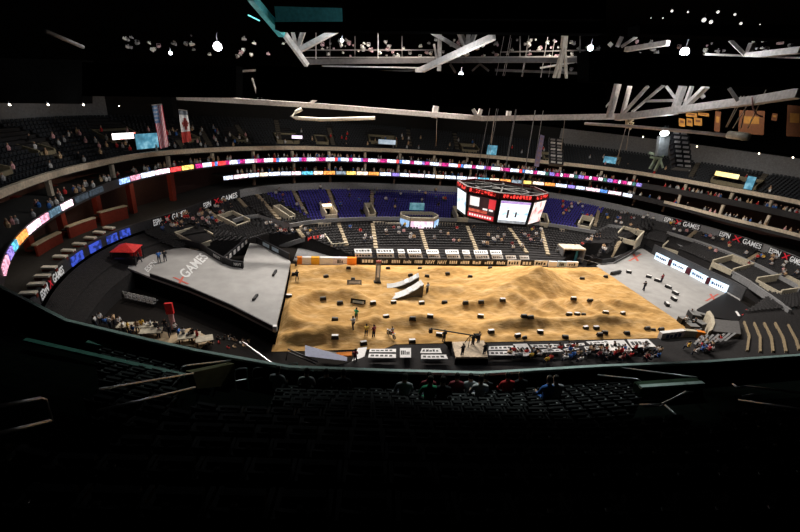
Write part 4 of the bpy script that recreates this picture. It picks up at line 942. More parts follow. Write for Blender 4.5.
# ================================================================== PEOPLE
def skin_person(verts, edges, rad, levels, sit):
    me = bpy.data.meshes.new('p'); me.from_pydata(verts, edges, []); ob = bpy.data.objects.new('p', me); C.objects.link(ob)
    ob.modifiers.new('s', 'SKIN')
    for v, r in zip(me.skin_vertices[0].data, rad): v.radius = (r, r) if not isinstance(r, tuple) else r
    me.skin_vertices[0].data[0].use_root = True
    if levels: m = ob.modifiers.new('u', 'SUBSURF'); m.levels = levels; m.render_levels = levels
    dg = bpy.context.evaluated_depsgraph_get(); dg.update()
    out = bpy.data.meshes.new_from_object(ob.evaluated_get(dg)); C.objects.unlink(ob); bpy.data.objects.remove(ob)
    return out
def make_person(sit, levels=0, lean=0., armup=0., stride=0., name='person'):
    """one continuous figure; slots: shirt, skin, trousers, hair"""
    hz = .5 if sit else .95; L = lambda y, z: (y+lean*(z-hz), z)
    vs = [(0, 0, hz), (0, *L(-.01, hz+.2)), (0, *L(-.02, hz+.42)), (0, *L(0, hz+.56)), (0, *L(.02, hz+.66)), (0, *L(.04, hz+.78)), (0, *L(.01, hz+.85))]
    rad = [(.15, .12), (.15, .11), (.18, .12), .065, .085, .105, .06]
    ed = [(0,1),(1,2),(2,3),(3,4),(4,5),(5,6)]
    for s in (-1, 1):
        b = len(vs)
        if sit: vs += [(s*.1, .03, hz-.01), (s*.13, .44, hz+.02), (s*.13, .42, .1), (s*.14, .56, .04)]
        else: vs += [(s*.1, 0, hz-.08), (s*.12, .03+stride*s*.18, .5), (s*.13, stride*s*.3, .08), (s*.14, .13+stride*s*.3, .04)]
        rad += [.1, .075, .05, .04]; ed += [(0, b), (b, b+1), (b+1, b+2), (b+2, b+3)]
        b = len(vs); sh = L(-.02, hz+.49)
        vs += [(s*.2, *sh), (s*.26, sh[0]+.06+armup*.15, sh[1]-.26+armup*.22), (s*.2, sh[0]+.28, sh[1]-.36+armup*.45), (s*.17, sh[0]+.36, sh[1]-.36+armup*.5)]
        rad += [.075, .05, .038, .035]; ed += [(2, b), (b, b+1), (b+1, b+2), (b+2, b+3)]
    me = skin_person(vs, ed, rad, levels, sit); me.name = name
    top = hz+.56
    for m in (white, skin, denim, hairm): me.materials.append(m)
    for p in me.polygons:
        c = p.center; zz = c.z-lean*0
        if c.z > top+.02: mi = 3 if (c.y < lean*(c.z-hz)+.03 and c.z > top+.1) or c.z > top+.24 else 1
        elif c.z > hz+.06 and abs(c.x) < .3 and c.y < (.17+lean*.4): mi = 0
        elif c.z > hz+.03 and c.y > .12 and (not sit or abs(c.z-hz) > .1): mi = 1
        elif not sit and c.z > hz+.0 and c.y > .12: mi = 1
        else: mi = 2
        p.material_index = mi; p.use_smooth = True
    return me
SH = [('white', mat('shirt_white', (.75,.73,.72), .8)), ('pale grey', mat('shirt_grey', (.42,.42,.44), .8)), ('black', mat('shirt_black', (.02,.02,.022), .8)), ('red', mat('shirt_red', (.6,.04,.04), .8)), ('blue', mat('shirt_blue', (.05,.16,.5), .8)),
      ('tan', mat('shirt_tan', (.62,.42,.25), .8)), ('maroon', mat('shirt_maroon', (.25,.04,.05), .8)), ('yellow', mat('shirt_yellow', (.8,.5,.08), .8)), ('pink', mat('shirt_pink', (.75,.4,.42), .8)), ('green', mat('shirt_green', (.05,.4,.2), .8))]
SHD = dict(SH)
sit_meshes = [make_person(True, 0, 0), make_person(True, 0, .3), make_person(True, 0, .05, .5)]
std_meshes = [make_person(False, 0), make_person(False, 0, .1, .4, 1.)]
sit_hi, std_hi = make_person(True, 1, .12), make_person(False, 1, .05, .2, .4)
def person(me, loc, rz, shirt, label, group=None, name='person', s=1.):
    o = bpy.data.objects.new(name, me); C.objects.link(o); o.location = loc; o.rotation_euler = (0, 0, rz); o.scale = (s, s, s)
    o.material_slots[0].link = 'OBJECT'; o.material_slots[0].material = SHD[shirt]
    return tag(o, label, 'person', group)
def inpoly(x, y, P_):
    r = False; n = len(P_)
    for i in range(n):
        x0, y0 = P_[i]; x1, y1 = P_[(i+1) % n]
        if (y0 > y) != (y1 > y) and x < (x1-x0)*(y-y0)/(y1-y0)+x0: r = not r
    return r
def scatter(P_, n):
    xs_ = [p[0] for p in P_]; ys_ = [p[1] for p in P_]; out = []
    while len(out) < n:
        x, y = random.uniform(min(xs_), max(xs_)), random.uniform(min(ys_), max(ys_))
        if inpoly(x, y, P_) and all((x-a)**2+((y-b)*1.2)**2 > 3 for a, b in out): out.append((x, y))
    return out
random.seed(21)
AREAS = [ # polygon, count, place, hit, colour weights
 ([(346,222),(455,226),(462,247),(352,244)], 26, 'left half of the lower far stand', on_bowl), ([(470,226),(540,230),(552,254),(482,248)], 24, 'lower far stand below the video cube', on_bowl),
 ([(258,226),(296,222),(322,236),(285,243)], 20, 'stand behind the upper concrete left of the dirt', on_bowl), ([(190,206),(228,197),(236,222),(205,228)], 30, 'far left corner stand behind the ramp barrier', on_bowl), ([(150,222),(190,210),(200,226),(160,236)], 22, 'left end stand above the ramp deck', on_bowl),
 ([(262,190),(330,186),(336,210),(290,214)], 11, 'purple seats at the left', on_bowl), ([(340,188),(455,192),(455,212),(340,210)], 16, 'purple seats behind the press balcony', on_bowl), ([(560,200),(594,204),(592,222),(556,218)], 12, 'purple seats at the right', on_bowl),
 ([(602,206),(655,218),(640,240),(600,232)], 17, 'far right corner stand', on_bowl), ([(576,232),(615,240),(606,254),(574,250)], 9, 'front of the far right corner stand', on_bowl), ([(668,224),(735,244),(725,258),(672,242)], 22, 'right end stand above the lit boards', on_bowl), ([(738,250),(799,268),(799,290),(742,270)], 22, 'right end stand at the right edge of the view', on_bowl),
]
WTS = ['white']*6+['pale grey']*4+['black']*4+['red']*2+['blue']*2+['tan']*4+['maroon','yellow','pink','pink']
npl = 0
for P_, n, place, hit in AREAS:
    for x, y in scatter(P_, int(n*1.25)):
        p = hit(x, y); d = ang(p); c = random.choice(WTS)
        if any((p.x-a)**2+(p.y-b)**2 < (r*.8)**2 for a, b, r in EXC): continue
        rr = math.hypot(p.x, p.y); q0 = inner(d)[0]; ff = (rr-q0)/max(1, R_fa(d)-.3-q0)
        if .44 < ff < .56: continue
        p.z = bowl_z(d, rr+.15); npl += 1
        person(random.choice(sit_meshes), p, nang(d)+math.pi/2+random.uniform(-.3, .3), c, 'seated spectator in %s, %s' % (c, place), 'spectators in the '+place, s=random.uniform(1.0, 1.15))
# near side of the lower stand
def near_hit(x, y, u=0): return on_bowl(x, y, u)
for P_, n, place in [([(500,350),(535,352),(560,350),(620,350),(660,349),(676,352),(660,364),(600,364),(540,366),(505,362)], 62, 'near lower stand behind the white covers'), ([(684,346),(720,340),(726,352),(690,362)], 14, 'near right corner stand beside the curved tan wall'),
                     ([(200,345),(250,341),(262,352),(220,356)], 16, 'near left lower stand in front of the ramp')]:
    for x, y in scatter(P_, n):
        p = near_hit(x, y); d = ang(p); c = random.choice(WTS+['tan','tan','white','red']); npl += 1
        person(random.choice(sit_meshes), p, nang(d)+math.pi/2+random.uniform(-.3, .3), c, 'seated spectator in %s, %s' % (c, place), 'spectators in the '+place, s=random.uniform(1.0, 1.12))
print('spectators', npl)
# far crowd in the suites and the upper stand: one uncountable mass of far figures
cm = MB(); cmats = [m for _, m in SH]+[skin]
def blob(p, mi, s=1.):
    cm.tube([p+V((0, 0, .35*s)), p+V((0, 0, .75*s)), p+V((0, 0, 1.02*s))], [.2*s, .25*s, .09*s], 6, mi); cm.tube([p+V((0, 0, 1.04*s)), p+V((0, 0, 1.16*s)), p+V((0, 0, 1.3*s))], [.07*s, .12*s, .05*s], 6, 10)
for i in range(640):
    d = random.uniform(-15, 190); lv = random.choice([0, 0, 0, 1, 1, 1, 2])
    if lv == 0: p = rp(d, R_r1(d)+random.uniform(.6, 2.4), Z_R1-.1)
    elif lv == 1 and d < 141: p = rp(d, R_r2(d)+random.uniform(.6, 2.2), Z_R2-.1)
    else: r = R_par(d)+random.uniform(1, 7); p = rp(d, r, up_z(d, r)+.1)
    blob(p, random.choice([0, 0, 1, 1, 2, 3, 4, 5, 5, 8]))
tag(cm.build('crowd', cmats), 'far scattered crowd in the suites and the upper stand', 'crowd', kind='stuff')

# people, bike and crane on the floor
def facing(p, q): return math.atan2(q[1]-p[1], q[0]-p[0])-math.pi/2
FL = [(356,319.5,'green','person in a green top standing on the near left dirt',0), (353,329,'white','person in a white top and dark trousers standing on the near left dirt',1), (366,336.5,'yellow','person in a yellow top standing near the banner covers on the dirt',0), (373.5,337,'maroon','person in a maroon top standing left of the dirt bike',0),
      (660.8,282.5,'maroon','person standing among the blocks on the grey right hand floor',0), (643.4,290.5,'black','person in black standing at the right edge of the dirt',1), (297,280.5,'black','person in black crouched by a block at the far left of the dirt',1), (443.5,342,'black','person in black standing just left of the camera platform',0),
      (427,293,'pale grey','person in a grey top standing behind the nearer kicker ramp',0), (296,266.5,'pale grey','person in a grey top at the left end of the far barrier',0)]
for x, y, c, l, k in FL:
    p = on_ground(x, y); person(std_meshes[k], p, random.uniform(-1, 1), c, l, None, s=1.08)
for x, y, c, l in [(159.5,262.5,'blue','person in a blue top standing on the ramp deck'), (165.5,261.5,'black','person in a black top and pale trousers standing on the ramp deck')]:
    person(std_meshes[0], on_deck(x, y), .4, c, l, None, s=1.15)
def dirt_bike(px, py, rz, label):
    p = on_ground(px, py); t = empty('dirt_bike', p, label, 'motorcycle', None, rz)
    for y, nm in ((-.68, 'rear_wheel'), (.68, 'front_wheel')):
        mbx = MB(); n = 18; rr = []
        for k in range(n+1):
            a = 2*math.pi*k/n; rr.append([V((math.cos(b)*.07, y+math.cos(a)*(.28+.06*math.sin(b)), .35+math.sin(a)*(.28+.06*math.sin(b)))) for b in [i*math.pi/3 for i in range(7)]])
        mbx.grid(rr); w_ = mbx.build(nm, rubber, t); mb2 = MB()
        for k in range(6): a = math.pi*k/6; mb2.beam((0, y-math.cos(a)*.27, .35-math.sin(a)*.27), (0, y+math.cos(a)*.27, .35+math.sin(a)*.27), .025)
        mb2.build('spokes', MATS['grey_steel'], w_)
    mbx = MB(); mbx.beam((0, -.6, .42), (0, 0, .5), .14, .1); mbx.beam((0, 0, .35), (0, .15, .75), .26, .3); mbx.build('engine', MATS['grey_steel'], t)
    mbx = MB(); mbx.prism([V((-.11, -.75, .85)), V((-.11, .3, .78)), V((-.11, .38, .95)), V((-.11, -.2, .9)), V((-.11, -.8, .95))], (.22, 0, 0)); mbx.build('bodywork', white, t)
    MB().prism([V((-.1, -.55, .92)), V((-.1, .05, .9)), V((-.1, .05, .97)), V((-.1, -.55, .98))], (.2, 0, 0)).build('seat', redb, t)
    mbx = MB(); mbx.tube([(-.09, .68, .35), (-.09, .45, 1.0)], .03, 6); mbx.tube([(.09, .68, .35), (.09, .45, 1.0)], .03, 6); mbx.build('fork', MATS['grey_steel'], t)
    MB().tube([(-.4, .3, 1.12), (-.15, .42, 1.04), (.15, .42, 1.04), (.4, .3, 1.12)], .025, 6).build('handlebar', blackv, t)
    MB().box((0, .72, .78), (.16, .5, .04)).build('front_fender', white, t)
    person(sit_hi, V(p)+V((0, 0, .42))+Matrix.Rotation(rz, 3, 'Z') @ V((0, -.25, 0)), rz, 'white', 'rider in white and red sitting on the dirt bike')
dirt_bike(391, 337, .5, 'white dirt bike with a rider near the seat covers on the near dirt')
# crane with a long boom on a beige platform
pb = [on_z(x, y, 2.3) for x, y in [(456,357),(488,357),(484,340.5),(452,342)]]
t = empty('camera_platform', pb[0], 'beige camera platform rising in front of the near stand', 'platform'); 
adopt(MB().hexa(pb, (0, 0, -.25)).build('deck', mat('plywood', (.85,.68,.5), .8)), t)
for q in pb: adopt(MB().beam(q-V((0, 0, .25)), (q.x, q.y, 0), .15).build('leg', blackv), t)
adopt(MB().hexa([pb[0]-V((0,0,.25)), pb[1]-V((0,0,.25)), V((pb[1].x,pb[1].y,.1)), V((pb[0].x,pb[0].y,.1))], (0, .1, 0)).build('skirt', black), t)
a, b_ = on_z(452, 342, 2.3), on_z(450, 331, .5)
adopt(MB().hexa([a, a+V((-1.2, 0, 0)), on_z(448, 347, .6), on_z(449.5, 350, .6)], (0, 0, .12)).build('steps', mat('dark_panel', (.1,.09,.075), .7)), t)
cr = empty('camera_crane', on_z(469, 345, 2.3), 'camera crane with a long thin boom reaching over the near dirt', 'crane'); base = on_z(469, 345, 2.3)
piv = base+V((0, 0, 1.5)); tip = on_f(431, 328.5, lambda p: p.z < 3.2, 30, 120); tail = piv+(piv-tip)*.16
adopt(MB().tube([tip, piv, tail], .09, 6).build('boom', MATS['dark_panel']), cr); adopt(MB().box(tip-V((0, 0, .35)), (.45, .4, .55)).build('camera_head', mat('dark_brown', (.08,.05,.03), .6)), cr); adopt(MB().box(tail, (.5, .5, .5)).build('counterweight', blackv), cr)
mbx = MB()
for k in range(3): mbx.beam(piv, base+V((math.cos(k*2.1)*.7, math.sin(k*2.1)*.7, 0)), .08)
adopt(mbx.build('tripod', blackv), cr)
for x, y, c, l in [(462,355.5,'black','camera operator in black at the front of the platform'), (484,354.5,'black','person in black at the right end of the camera platform'), (478,343,'tan','person in tan at the back of the camera platform'), (472.5,345,'black','crane operator in black behind the boom')]:
    person(std_meshes[0], on_z(x, y, 2.3), .2, c, l, None, s=.95)
# white covers on the near stand
NC = [[(369,352),(396,352),(396,348.8),(370,348.8)],[(368,357.5),(396,357.8),(396,354),(369,353.6)],[(400,357.5),(411,357.5),(411,348),(400,348)],[(420,353),(442,353),(440,348.2),(422,348.4)],[(421,358.7),(448,358.7),(446,354.6),(421,354.6)],
      [(488.5,349.8),(514.5,349.4),(513,345.6),(489,346.3)],[(489,355),(516,355.3),(514,351.2),(489,351.2)],[(523,356),(534,355),(527,343.5),(513,344)],[(533,347.8),(562,347.2),(560,344),(530,344.5)],[(539,352.5),(563,351.3),(560,348.6),(536,350)],[(565,347),(585,345),(584,342.8),(564,344)],[(566,351),(580,348.8),(576,346.6),(563,349)],[(590,344.5),(612,343),(608,340.5),(586,341.5)],[(606,350.5),(633,351),(624,340),(603,340.5)],[(586,349.8),(602,349),(598,346.2),(584,346.6)],[(632,347.5),(656,346.5),(648,339),(627,339.5)]]
for i, q in enumerate(NC):
    cover(lambda x, y, u: on_bowl(x, y, .8), q, 'white seat cover on the near stand, %s from the left' % ORD[i], 'white seat covers of the near stand', up=0)
print('floor done')
# ================================================================== POCKETS BESIDE THE FAR STAND
def low_rail(px, name, m, h=.7, th=.3, base=None):
    W = [(on_bowl(x, y) if base is None else on_z(x, y, base)) for x, y in px]; mbx = MB()
    for a, b_ in zip(W, W[1:]):
        n_ = V((-(b_.y-a.y), b_.x-a.x, 0)).normalized(); mbx.hexa([a-V((0,0,.4)), b_-V((0,0,.4)), b_+V((0, 0, h)), a+V((0, 0, h))], n_*th)
    return struct(mbx.build(name, m))
for px, m in [([(300.5,229.5),(305,226.5),(331,225.5)], tan), ([(279,248),(305,239.5)], MATS['pale_grey_wall']), ([(324,236),(331.5,246.5),(348,245)], offw), ([(559,231),(575,233)], tan), ([(556,252),(576,256)], MATS['pale_grey_wall']),
              ([(373,224.5),(404,225.5)], tan), ([(436,225.5),(457,226)], tan), ([(371,193),(415,194.5),(455,196)], MATS['pale_grey_wall'])]:
    low_rail(px, 'trim_stand', m, .6 if m is not offw else .5)
t = empty('lit_sign', on_bowl(316, 240), 'red and white strip sign in the corner behind the far barrier', 'sign'); a, b_ = on_bowl(308,241), on_bowl(324,238.5)
adopt(MB().hexa([a, b_, b_+V((0,0,.8)), a+V((0,0,.8))], (0,.2,0)).build('panel', screen_mat('strip_red', [(.8,.05,.04),(1,.8,.75),(.9,.1,.08)], .6, .9, sharp=1)), t)
struct(MB().prism([on_z(293,261,.06), on_z(345,261,.06), on_z(330,248,.06), on_z(298,248,.06)], (0,0,-.2)).build('floor_pocket', mat('pocket_grey', (.22,.22,.225), .8)))
def portal(px, label):
    p = on_z(*px, 0); a = nang(ang(p)); t = empty('tunnel_portal', p, label, 'tunnel', rz=-.05)
    for s in (-1, 1): MB().box((s*2.4, 1, 1.5), (.3, 3, 3)).build('side_wall', MATS['pale_grey_wall'], t)
    MB().box((0, 1, 3.1), (5.1, 3, .3)).build('lintel', tan, t); MB().box((0, 2.4, 1.5), (4.6, .2, 3)).build('opening', black, t); MB().box((1.3, .6, 1.2), (.5, .3, 2.3)).build('blue_curtain', mat('teal_curtain', (.06,.3,.42), .7), t)
portal((570.5, 262), 'dark tunnel portal with a blue curtain at the right end of the far wall')
# press balcony
p = on_bowl(420, 227); t = empty('press_balcony', p, 'white eight-sided press balcony with a pink and blue screen front, amid the purple seats', 'balcony', rz=nang(ang(p))-math.pi/2)
oc = [(-4.2,1.2),(-2.6,-.9),(2.6,-.9),(4.2,1.2),(3.6,3.6),(-3.6,3.6)]
for i in range(6):
    a, b_ = V((*oc[i], 1.6)), V((*oc[(i+1) % 6], 1.6)); n_ = V((b_.y-a.y, -(b_.x-a.x), 0)).normalized()
    MB().hexa([a, b_, b_+V((0,0,.9)), a+V((0,0,.9))], n_*.35).build('parapet', offw, t)
    if i < 3: MB().hexa([a+n_*.36-V((0,0,1.5)), b_+n_*.36-V((0,0,1.5)), b_+n_*.36+V((0,0,.1)), a+n_*.36+V((0,0,.1))], n_*.1).build('screen', [screen_mat('press_blue', [(.1,.3,.7),(.6,.8,1)], .8, 1.1), screen_mat('press_pink', [(.95,.6,.75),(1,.9,.95),(.8,.2,.35)], 1.2, 1.2, sharp=1), MATS['press_blue']][i], t)
MB().prism([V((x, y, 1.5)) for x, y in oc], (0, 0, .1)).build('balcony_floor', darkc, t); MB().box((0, 2, .2), (5, 2, 3)).build('support', darkc, t)
MB().box((0, 4.3, 3.6), (3.4, .5, 1.6)).build('screen', screen_mat('press_teal', [(.05,.2,.25),(.3,.6,.7)], .9, .7), t)
# ================================================================== NEAR LEFT CORNER OF THE FLOOR
mbx = MB(); fq = [on_z(x, y, .9) for x, y in [(305,358),(346,360.5),(347,357),(305,344.5)]]
o = tag(MB().hexa([on_z(305,356,1), on_z(347,361,1), on_z(347,357,2.2), on_z(305,345,3.4)], (0,.01,0)).build('mesh_fence', mat('grey_blue_mesh', (.7,.72,.8), .7), origin=on_z(305,356,1)), 'tall grey blue mesh fence panel at the near left corner of the dirt', 'fence')
m_ = MATS['grey_blue_mesh']; nt_ = m_.node_tree; tr_ = nt_.nodes.new('ShaderNodeBsdfTranslucent'); mx_ = nt_.nodes.new('ShaderNodeMixShader'); mx_.inputs[0].default_value = .65
tr_.inputs[0].default_value = (.7, .72, .82, 1); nt_.links.new(nt_.nodes['Principled BSDF'].outputs[0], mx_.inputs[1]); nt_.links.new(tr_.outputs[0], mx_.inputs[2]); nt_.links.new(mx_.outputs[0], nt_.nodes['Material Output'].inputs['Surface'])
quad_thing('soft_barrier', [on_z(338,355.5,1), on_z(352,355.5,1), on_z(352,351.5,1.2), on_z(336,352.5,1.2)], .4, orange, 'orange soft barrier on the near left edge of the dirt', 'barrier')
quad_thing('soft_barrier', [on_z(322,353,1), on_z(337,355,1), on_z(337,352.5,1.2), on_z(324,350.5,1.2)], .4, offw, 'cream soft barrier on the near left edge of the dirt', 'barrier')
struct(MB().prism([on_z(352,361,1.1), on_z(363,361,1.1), on_z(367,347,1.1), on_z(358,348,1.1)], (0,0,-.2)).build('floor_ramp_strip', white))
person(std_meshes[0], on_z(355, 363, 1.1), 0, 'maroon', 'person in maroon standing on the white strip by the near banners', s=1.1)
for i, pts_ in enumerate([[(286,360,1.),(288,349,2.6),(318,362,1.4)], [(288,352,2.2),(316,364,1.1)], [(243,342,3.2),(273,364,3.2)], [(247,346,3.),(268,362,3.)]]):
    W = [on_z(*q) for q in pts_]; tag(MB().tube(W, .09, 6).build('stair_rail', rail_m if i > 1 else blackv), '%s stair rail at the near left corner of the dirt, %s' % (['black', 'black', 'pale', 'pale'][i], ['upper', 'lower', 'outer', 'inner'][i]), 'rail')
struct(MB().prism([on_z(*q, .12) for q in [(126,326),(150,329),(172,333),(190,328),(212,338),(200,348),(160,341),(128,335)]], (0,0,-.2)).build('floor_mat', mat('beige_mat', (.5,.38,.24), .85)))
for i, (x, y, w_, h_) in enumerate([(138,331,4.5,.9),(152,336,2.5,.8),(190,341,2.6,.8),(205,344,2.,.8)]):
    p = on_z(x, y, .1); t = empty('trestle_table', p, 'cream topped table in the near left corner, %s from the left' % ORD[i], 'table', 'cream topped tables', rz=.1*i)
    MB().box((0,0,h_), (w_, 1.4, .1)).build('table_top', offw, t)
    for sx in (-1,1):
        for sy in (-1,1): MB().box((sx*w_*.42, sy*.55, h_/2), (.1,.1,h_)).build('leg', blackv, t)
random.seed(5)
for i in range(24):
    x = 92+i*4.6; y = 322+random.uniform(-4,4)+(x-92)*.12; c = random.choice(['white','red','yellow','blue','pale grey','black','tan','white'])
    person(random.choice(std_meshes if i % 3 else sit_meshes), on_z(x, y+3, .12), random.uniform(-3, 3), c, 'person in %s in the work area at the near left corner' % c, 'people in the work area at the near left corner')
ch = None
for r_, (x0, y0, x1, y1, n) in enumerate([(96,293,110,297,4),(124,296,160,304,9),(128,300,158,307,7)]):
    for k in range(n):
        p = on_z(x0+(x1-x0)*k/n, y0+(y1-y0)*k/n, .05)
        if ch is None:
            ch = empty('folding_chair', p, 'x', 'chair', 'pale folding chairs below the ramp deck'); o = ch
            MB().box((0,0,.45), (.5,.5,.06)).build('seat', MATS['pale_grey_wall'], ch); MB().box((0,.24,.75), (.5,.05,.4)).build('backrest', white, ch)
            for sx in (-.2,.2):
                MB().beam((sx,-.22,0), (sx,.24,.9), .04).build('leg', blackv, ch); MB().beam((sx,.22,0), (sx,-.2,.45), .04).build('leg', blackv, ch)
        else: o = copy_tree(ch); o.location = p
        o['label'] = 'pale folding chair in the %s dark row below the ramp deck' % ['short left', 'upper', 'lower'][r_]; o.rotation_euler = (0,0,2.8)
t = empty('banner_pole', on_z(174,329,.1), 'leaning red and white pole banner in the near left corner', 'banner'); a = on_z(174,329,.1); tp = depth(168,303, (a-CAM).length-1.5)
adopt(MB().beam(a, a.lerp(tp,.6), .55, .3).build('lower_cloth', MATS['shirt_pink']), t); adopt(MB().beam(a.lerp(tp,.6), tp, .9, .4).build('upper_cloth', redb), t)
p = on_deck(129, 262); t = empty('canopy', p, 'red topped canopy and gear at the left end of the ramp deck', 'canopy')
MB().add([(-1.7,-1.7,2.3),(1.7,-1.7,2.3),(1.7,1.7,2.3),(-1.7,1.7,2.3),(0,0,3.2)], [(0,1,4),(1,2,4),(2,3,4),(3,0,4),(3,2,1,0)]).build('canopy_top', redb, t)
for sx in (-1,1):
    for sy in (-1,1): MB().box((sx*1.6, sy*1.6, 1.15), (.1,.1,2.3)).build('leg', blackv, t)
MB().box((0,-1.0,.5), (3,.6,1)).build('gear_table', blackv, t); MB().box((.2,1.5,1.3), (2.4,.1,1.8)).build('back_wall', redb, t)
p = on_deck(135, 258); person(std_meshes[0], p, 1, 'red', 'person in red beside the red canopy'); person(std_meshes[1], on_deck(140,262), 2, 'black', 'person in black right of the red canopy')
for i, (x0,y0,x1,y1) in enumerate([(272,276.5,275,271.5),(252,301,256,296)]):
    a, b_ = on_deck(x0,y0), on_deck(x1,y1); mbx = MB(); mbx.hexa([a, b_, b_+V((0,0,.35)), a+V((0,0,.35))], (.35,.1,0)); tag(mbx.build('floor_wedge', blackv, origin=a), '%s black wedge lying on the grey ramp deck' % ['farther','nearer'][i], 'wedge')
# ================================================================== NEAR RIGHT CORNER
a = [on_z(x, y, 1.) for x, y in [(704,318),(708,324),(709,331),(706,338)]]; mbx = MB()
for p, q in zip(a, a[1:]): mbx.hexa([p-V((0,0,1)), q-V((0,0,1)), q+V((0,0,1.2)), p+V((0,0,1.2))], (1.,.4,0))
struct(mbx.build('wall_tunnel', offw))
for i, (q, m, l) in enumerate([([(660,341),(683,338),(683,333.5),(660,338)], white, 'white soft barrier with dark print at the near right corner'), ([(683,338),(695,339),(695,332.5),(683,333.5)], offw, 'cream soft barrier left of the orange one'), ([(695,339),(703,340.5),(703.5,333),(695,332.5)], orange, 'orange soft barrier end at the near right corner')]):
    quad_thing('soft_barrier', [on_z(*q[0],.6), on_z(*q[1],.6), on_z(*q[1],.6)+V((0,0,1.3)), on_z(*q[0],.6)+V((0,0,1.3))], .6, m, l, 'barrier', 'soft barriers of the near right corner', glyphs(MATS['blue_ink'], 4, .2, .9) if i == 0 else None)
struct(MB().prism([on_z(*q, 2.) for q in [(712,319),(739,321),(741,334),(713,331)]], (0,0,-1.9)).build('floor_covered_stand', mat('grey_cover', (.12,.115,.115), .85)))
for q in [[(744,322),(749,336),(747,351)],[(754,323),(760,337),(760,352)],[(764,323),(771,337),(773,352)],[(775,323),(783,338),(786,352)],[(788,325),(796,340),(799,350)]]:
    strip(on_bowl, q, .22, 'floor_aisle', mat('tan_step', (.34,.26,.16), .85), .2)
for i in range(7):
    p = on_bowl(692+i*5, 350-i*.6, 0); q = on_bowl(700+i*5.5, 341-i*.5, 0); mbx = MB(); mbx.beam(p+V((0,0,.9)), q+V((0,0,.9)), .28, .1); tag(mbx.build('bench', MATS['pocket_grey'], origin=p), 'pale bench of the near right corner stand, %s from the left' % ORD[i], 'bench', 'pale benches of the near right corner stand')
for i, (x, y, s_) in enumerate([(682,321,1.1),(687,324,.9),(692,318,1.5),(697,326,1.3),(699,316,1.),(691,329,1.2),(696,331,.9)]):
    p = on_z(x, y+2, .1); t = empty('road_case', p, 'black road case in the near right corner of the floor, %s from the left' % ORD[i], 'case', 'black road cases', rz=.6*i)
    MB().box((0,0,.45*s_), (1.3*s_,.9*s_,.9*s_)).build('case_body', blackv, t); MB().box((0,0,.92*s_), (1.3*s_,.9*s_,.06)).build('lid', MATS['grey_vinyl'], t)
for i,(x,y,c) in enumerate([(684,325,'white'),(693,327,'black'),(689,318,'pale grey')]): person(std_meshes[0], on_z(x, y, .1), i, c, 'person in %s among the black road cases' % c)

# ================================================================== FOREGROUND: UPPER STAND ON THE CAMERA'S SIDE
ZP = 21.75
PL = [on_z(x, y, ZP) for x, y in [(17,294),(70,321),(150,340),(200,351),(290,367),(400,371),(480,373),(600,366),(700,362),(800,355)]]
# straighten small survey noise on the straight run
PL = [PL[0]+(PL[0]-PL[1])*3]+PL+[PL[-1]+V((9, .6, 0))]
def seg_n(i): d = PL[min(i+1, len(PL)-1)]-PL[max(i-1, 0)]; return V((d.y, -d.x, 0)).normalized()
NB = [seg_n(i) for i in range(len(PL))]
RD, RH, T0 = .95, .655, ZP-1.05
def row_pt(i, f, s): return (PL[i]+NB[i]*s)*(1-f)+(PL[i+1]+NB[i+1]*s)*f
def tread_z(k): return T0+RH*k
mbx = MB()
cols = []
for i in range(len(PL)):
    col = [PL[i]+V((0,0,-3.5)), PL[i]]; col[1].z = PL[i].z; col.append(PL[i]+NB[i]*.25); q = PL[i]+NB[i]*.25; col.append(V((q.x, q.y, T0)))
    for k in range(0, 15):
        p = PL[i]+NB[i]*(.25+RD*(k+1)); col.append(V((p.x, p.y, tread_z(k)))); col.append(V((p.x, p.y, tread_z(k+1))))
    cols.append(col)
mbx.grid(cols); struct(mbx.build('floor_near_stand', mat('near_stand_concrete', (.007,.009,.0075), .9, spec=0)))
mbx = MB()
for i in range(len(PL)-1): mbx.beam(PL[i]+V((0,0,.06))+NB[i]*.12, PL[i+1]+V((0,0,.06))+NB[i+1]*.12, .14, .12)
struct(mbx.build('trim_near_balcony', mat('pale_green_ledge', (.6,.72,.67), .5)))
def near_pl(px, py, h=0):
    """point h above the slope of the near stand"""
    def f(p):
        best = None
        for i in range(len(PL)-1):
            d = PL[i+1]-PL[i]; t = max(0 if i else -3, min(1 if i < len(PL)-2 else 3, (p-PL[i]).to_2d().dot(d.to_2d())/d.to_2d().length_squared)); q = PL[i]+d*t
            s_ = (p-q).to_2d(); n_ = NB[i].to_2d().lerp(NB[i+1].to_2d(), max(0, min(1, t))); dist = s_.length*(1 if s_.dot(n_) > 0 else -1)
            if best is None or abs(dist) < abs(best): best = dist
        return best <= 0 or p.z < T0+RH*(best-.25)/RD+h
    return on_f(px, py, f, .6, 60, .15)
def proj(p):
    d = V(p)-CAM; c, s = math.cos(YW), math.sin(YW); x = d.x*c-d.y*s; y = d.x*s+d.y*c
    cp, sp = math.cos(P), math.sin(P); f = y*cp-d.z*sp; v = -(y*sp+d.z*cp)/f; u = x/f; c, s = math.cos(RO), math.sin(RO)
    return 400+F*(u*c-v*s), 266+F*(u*s+v*c), f
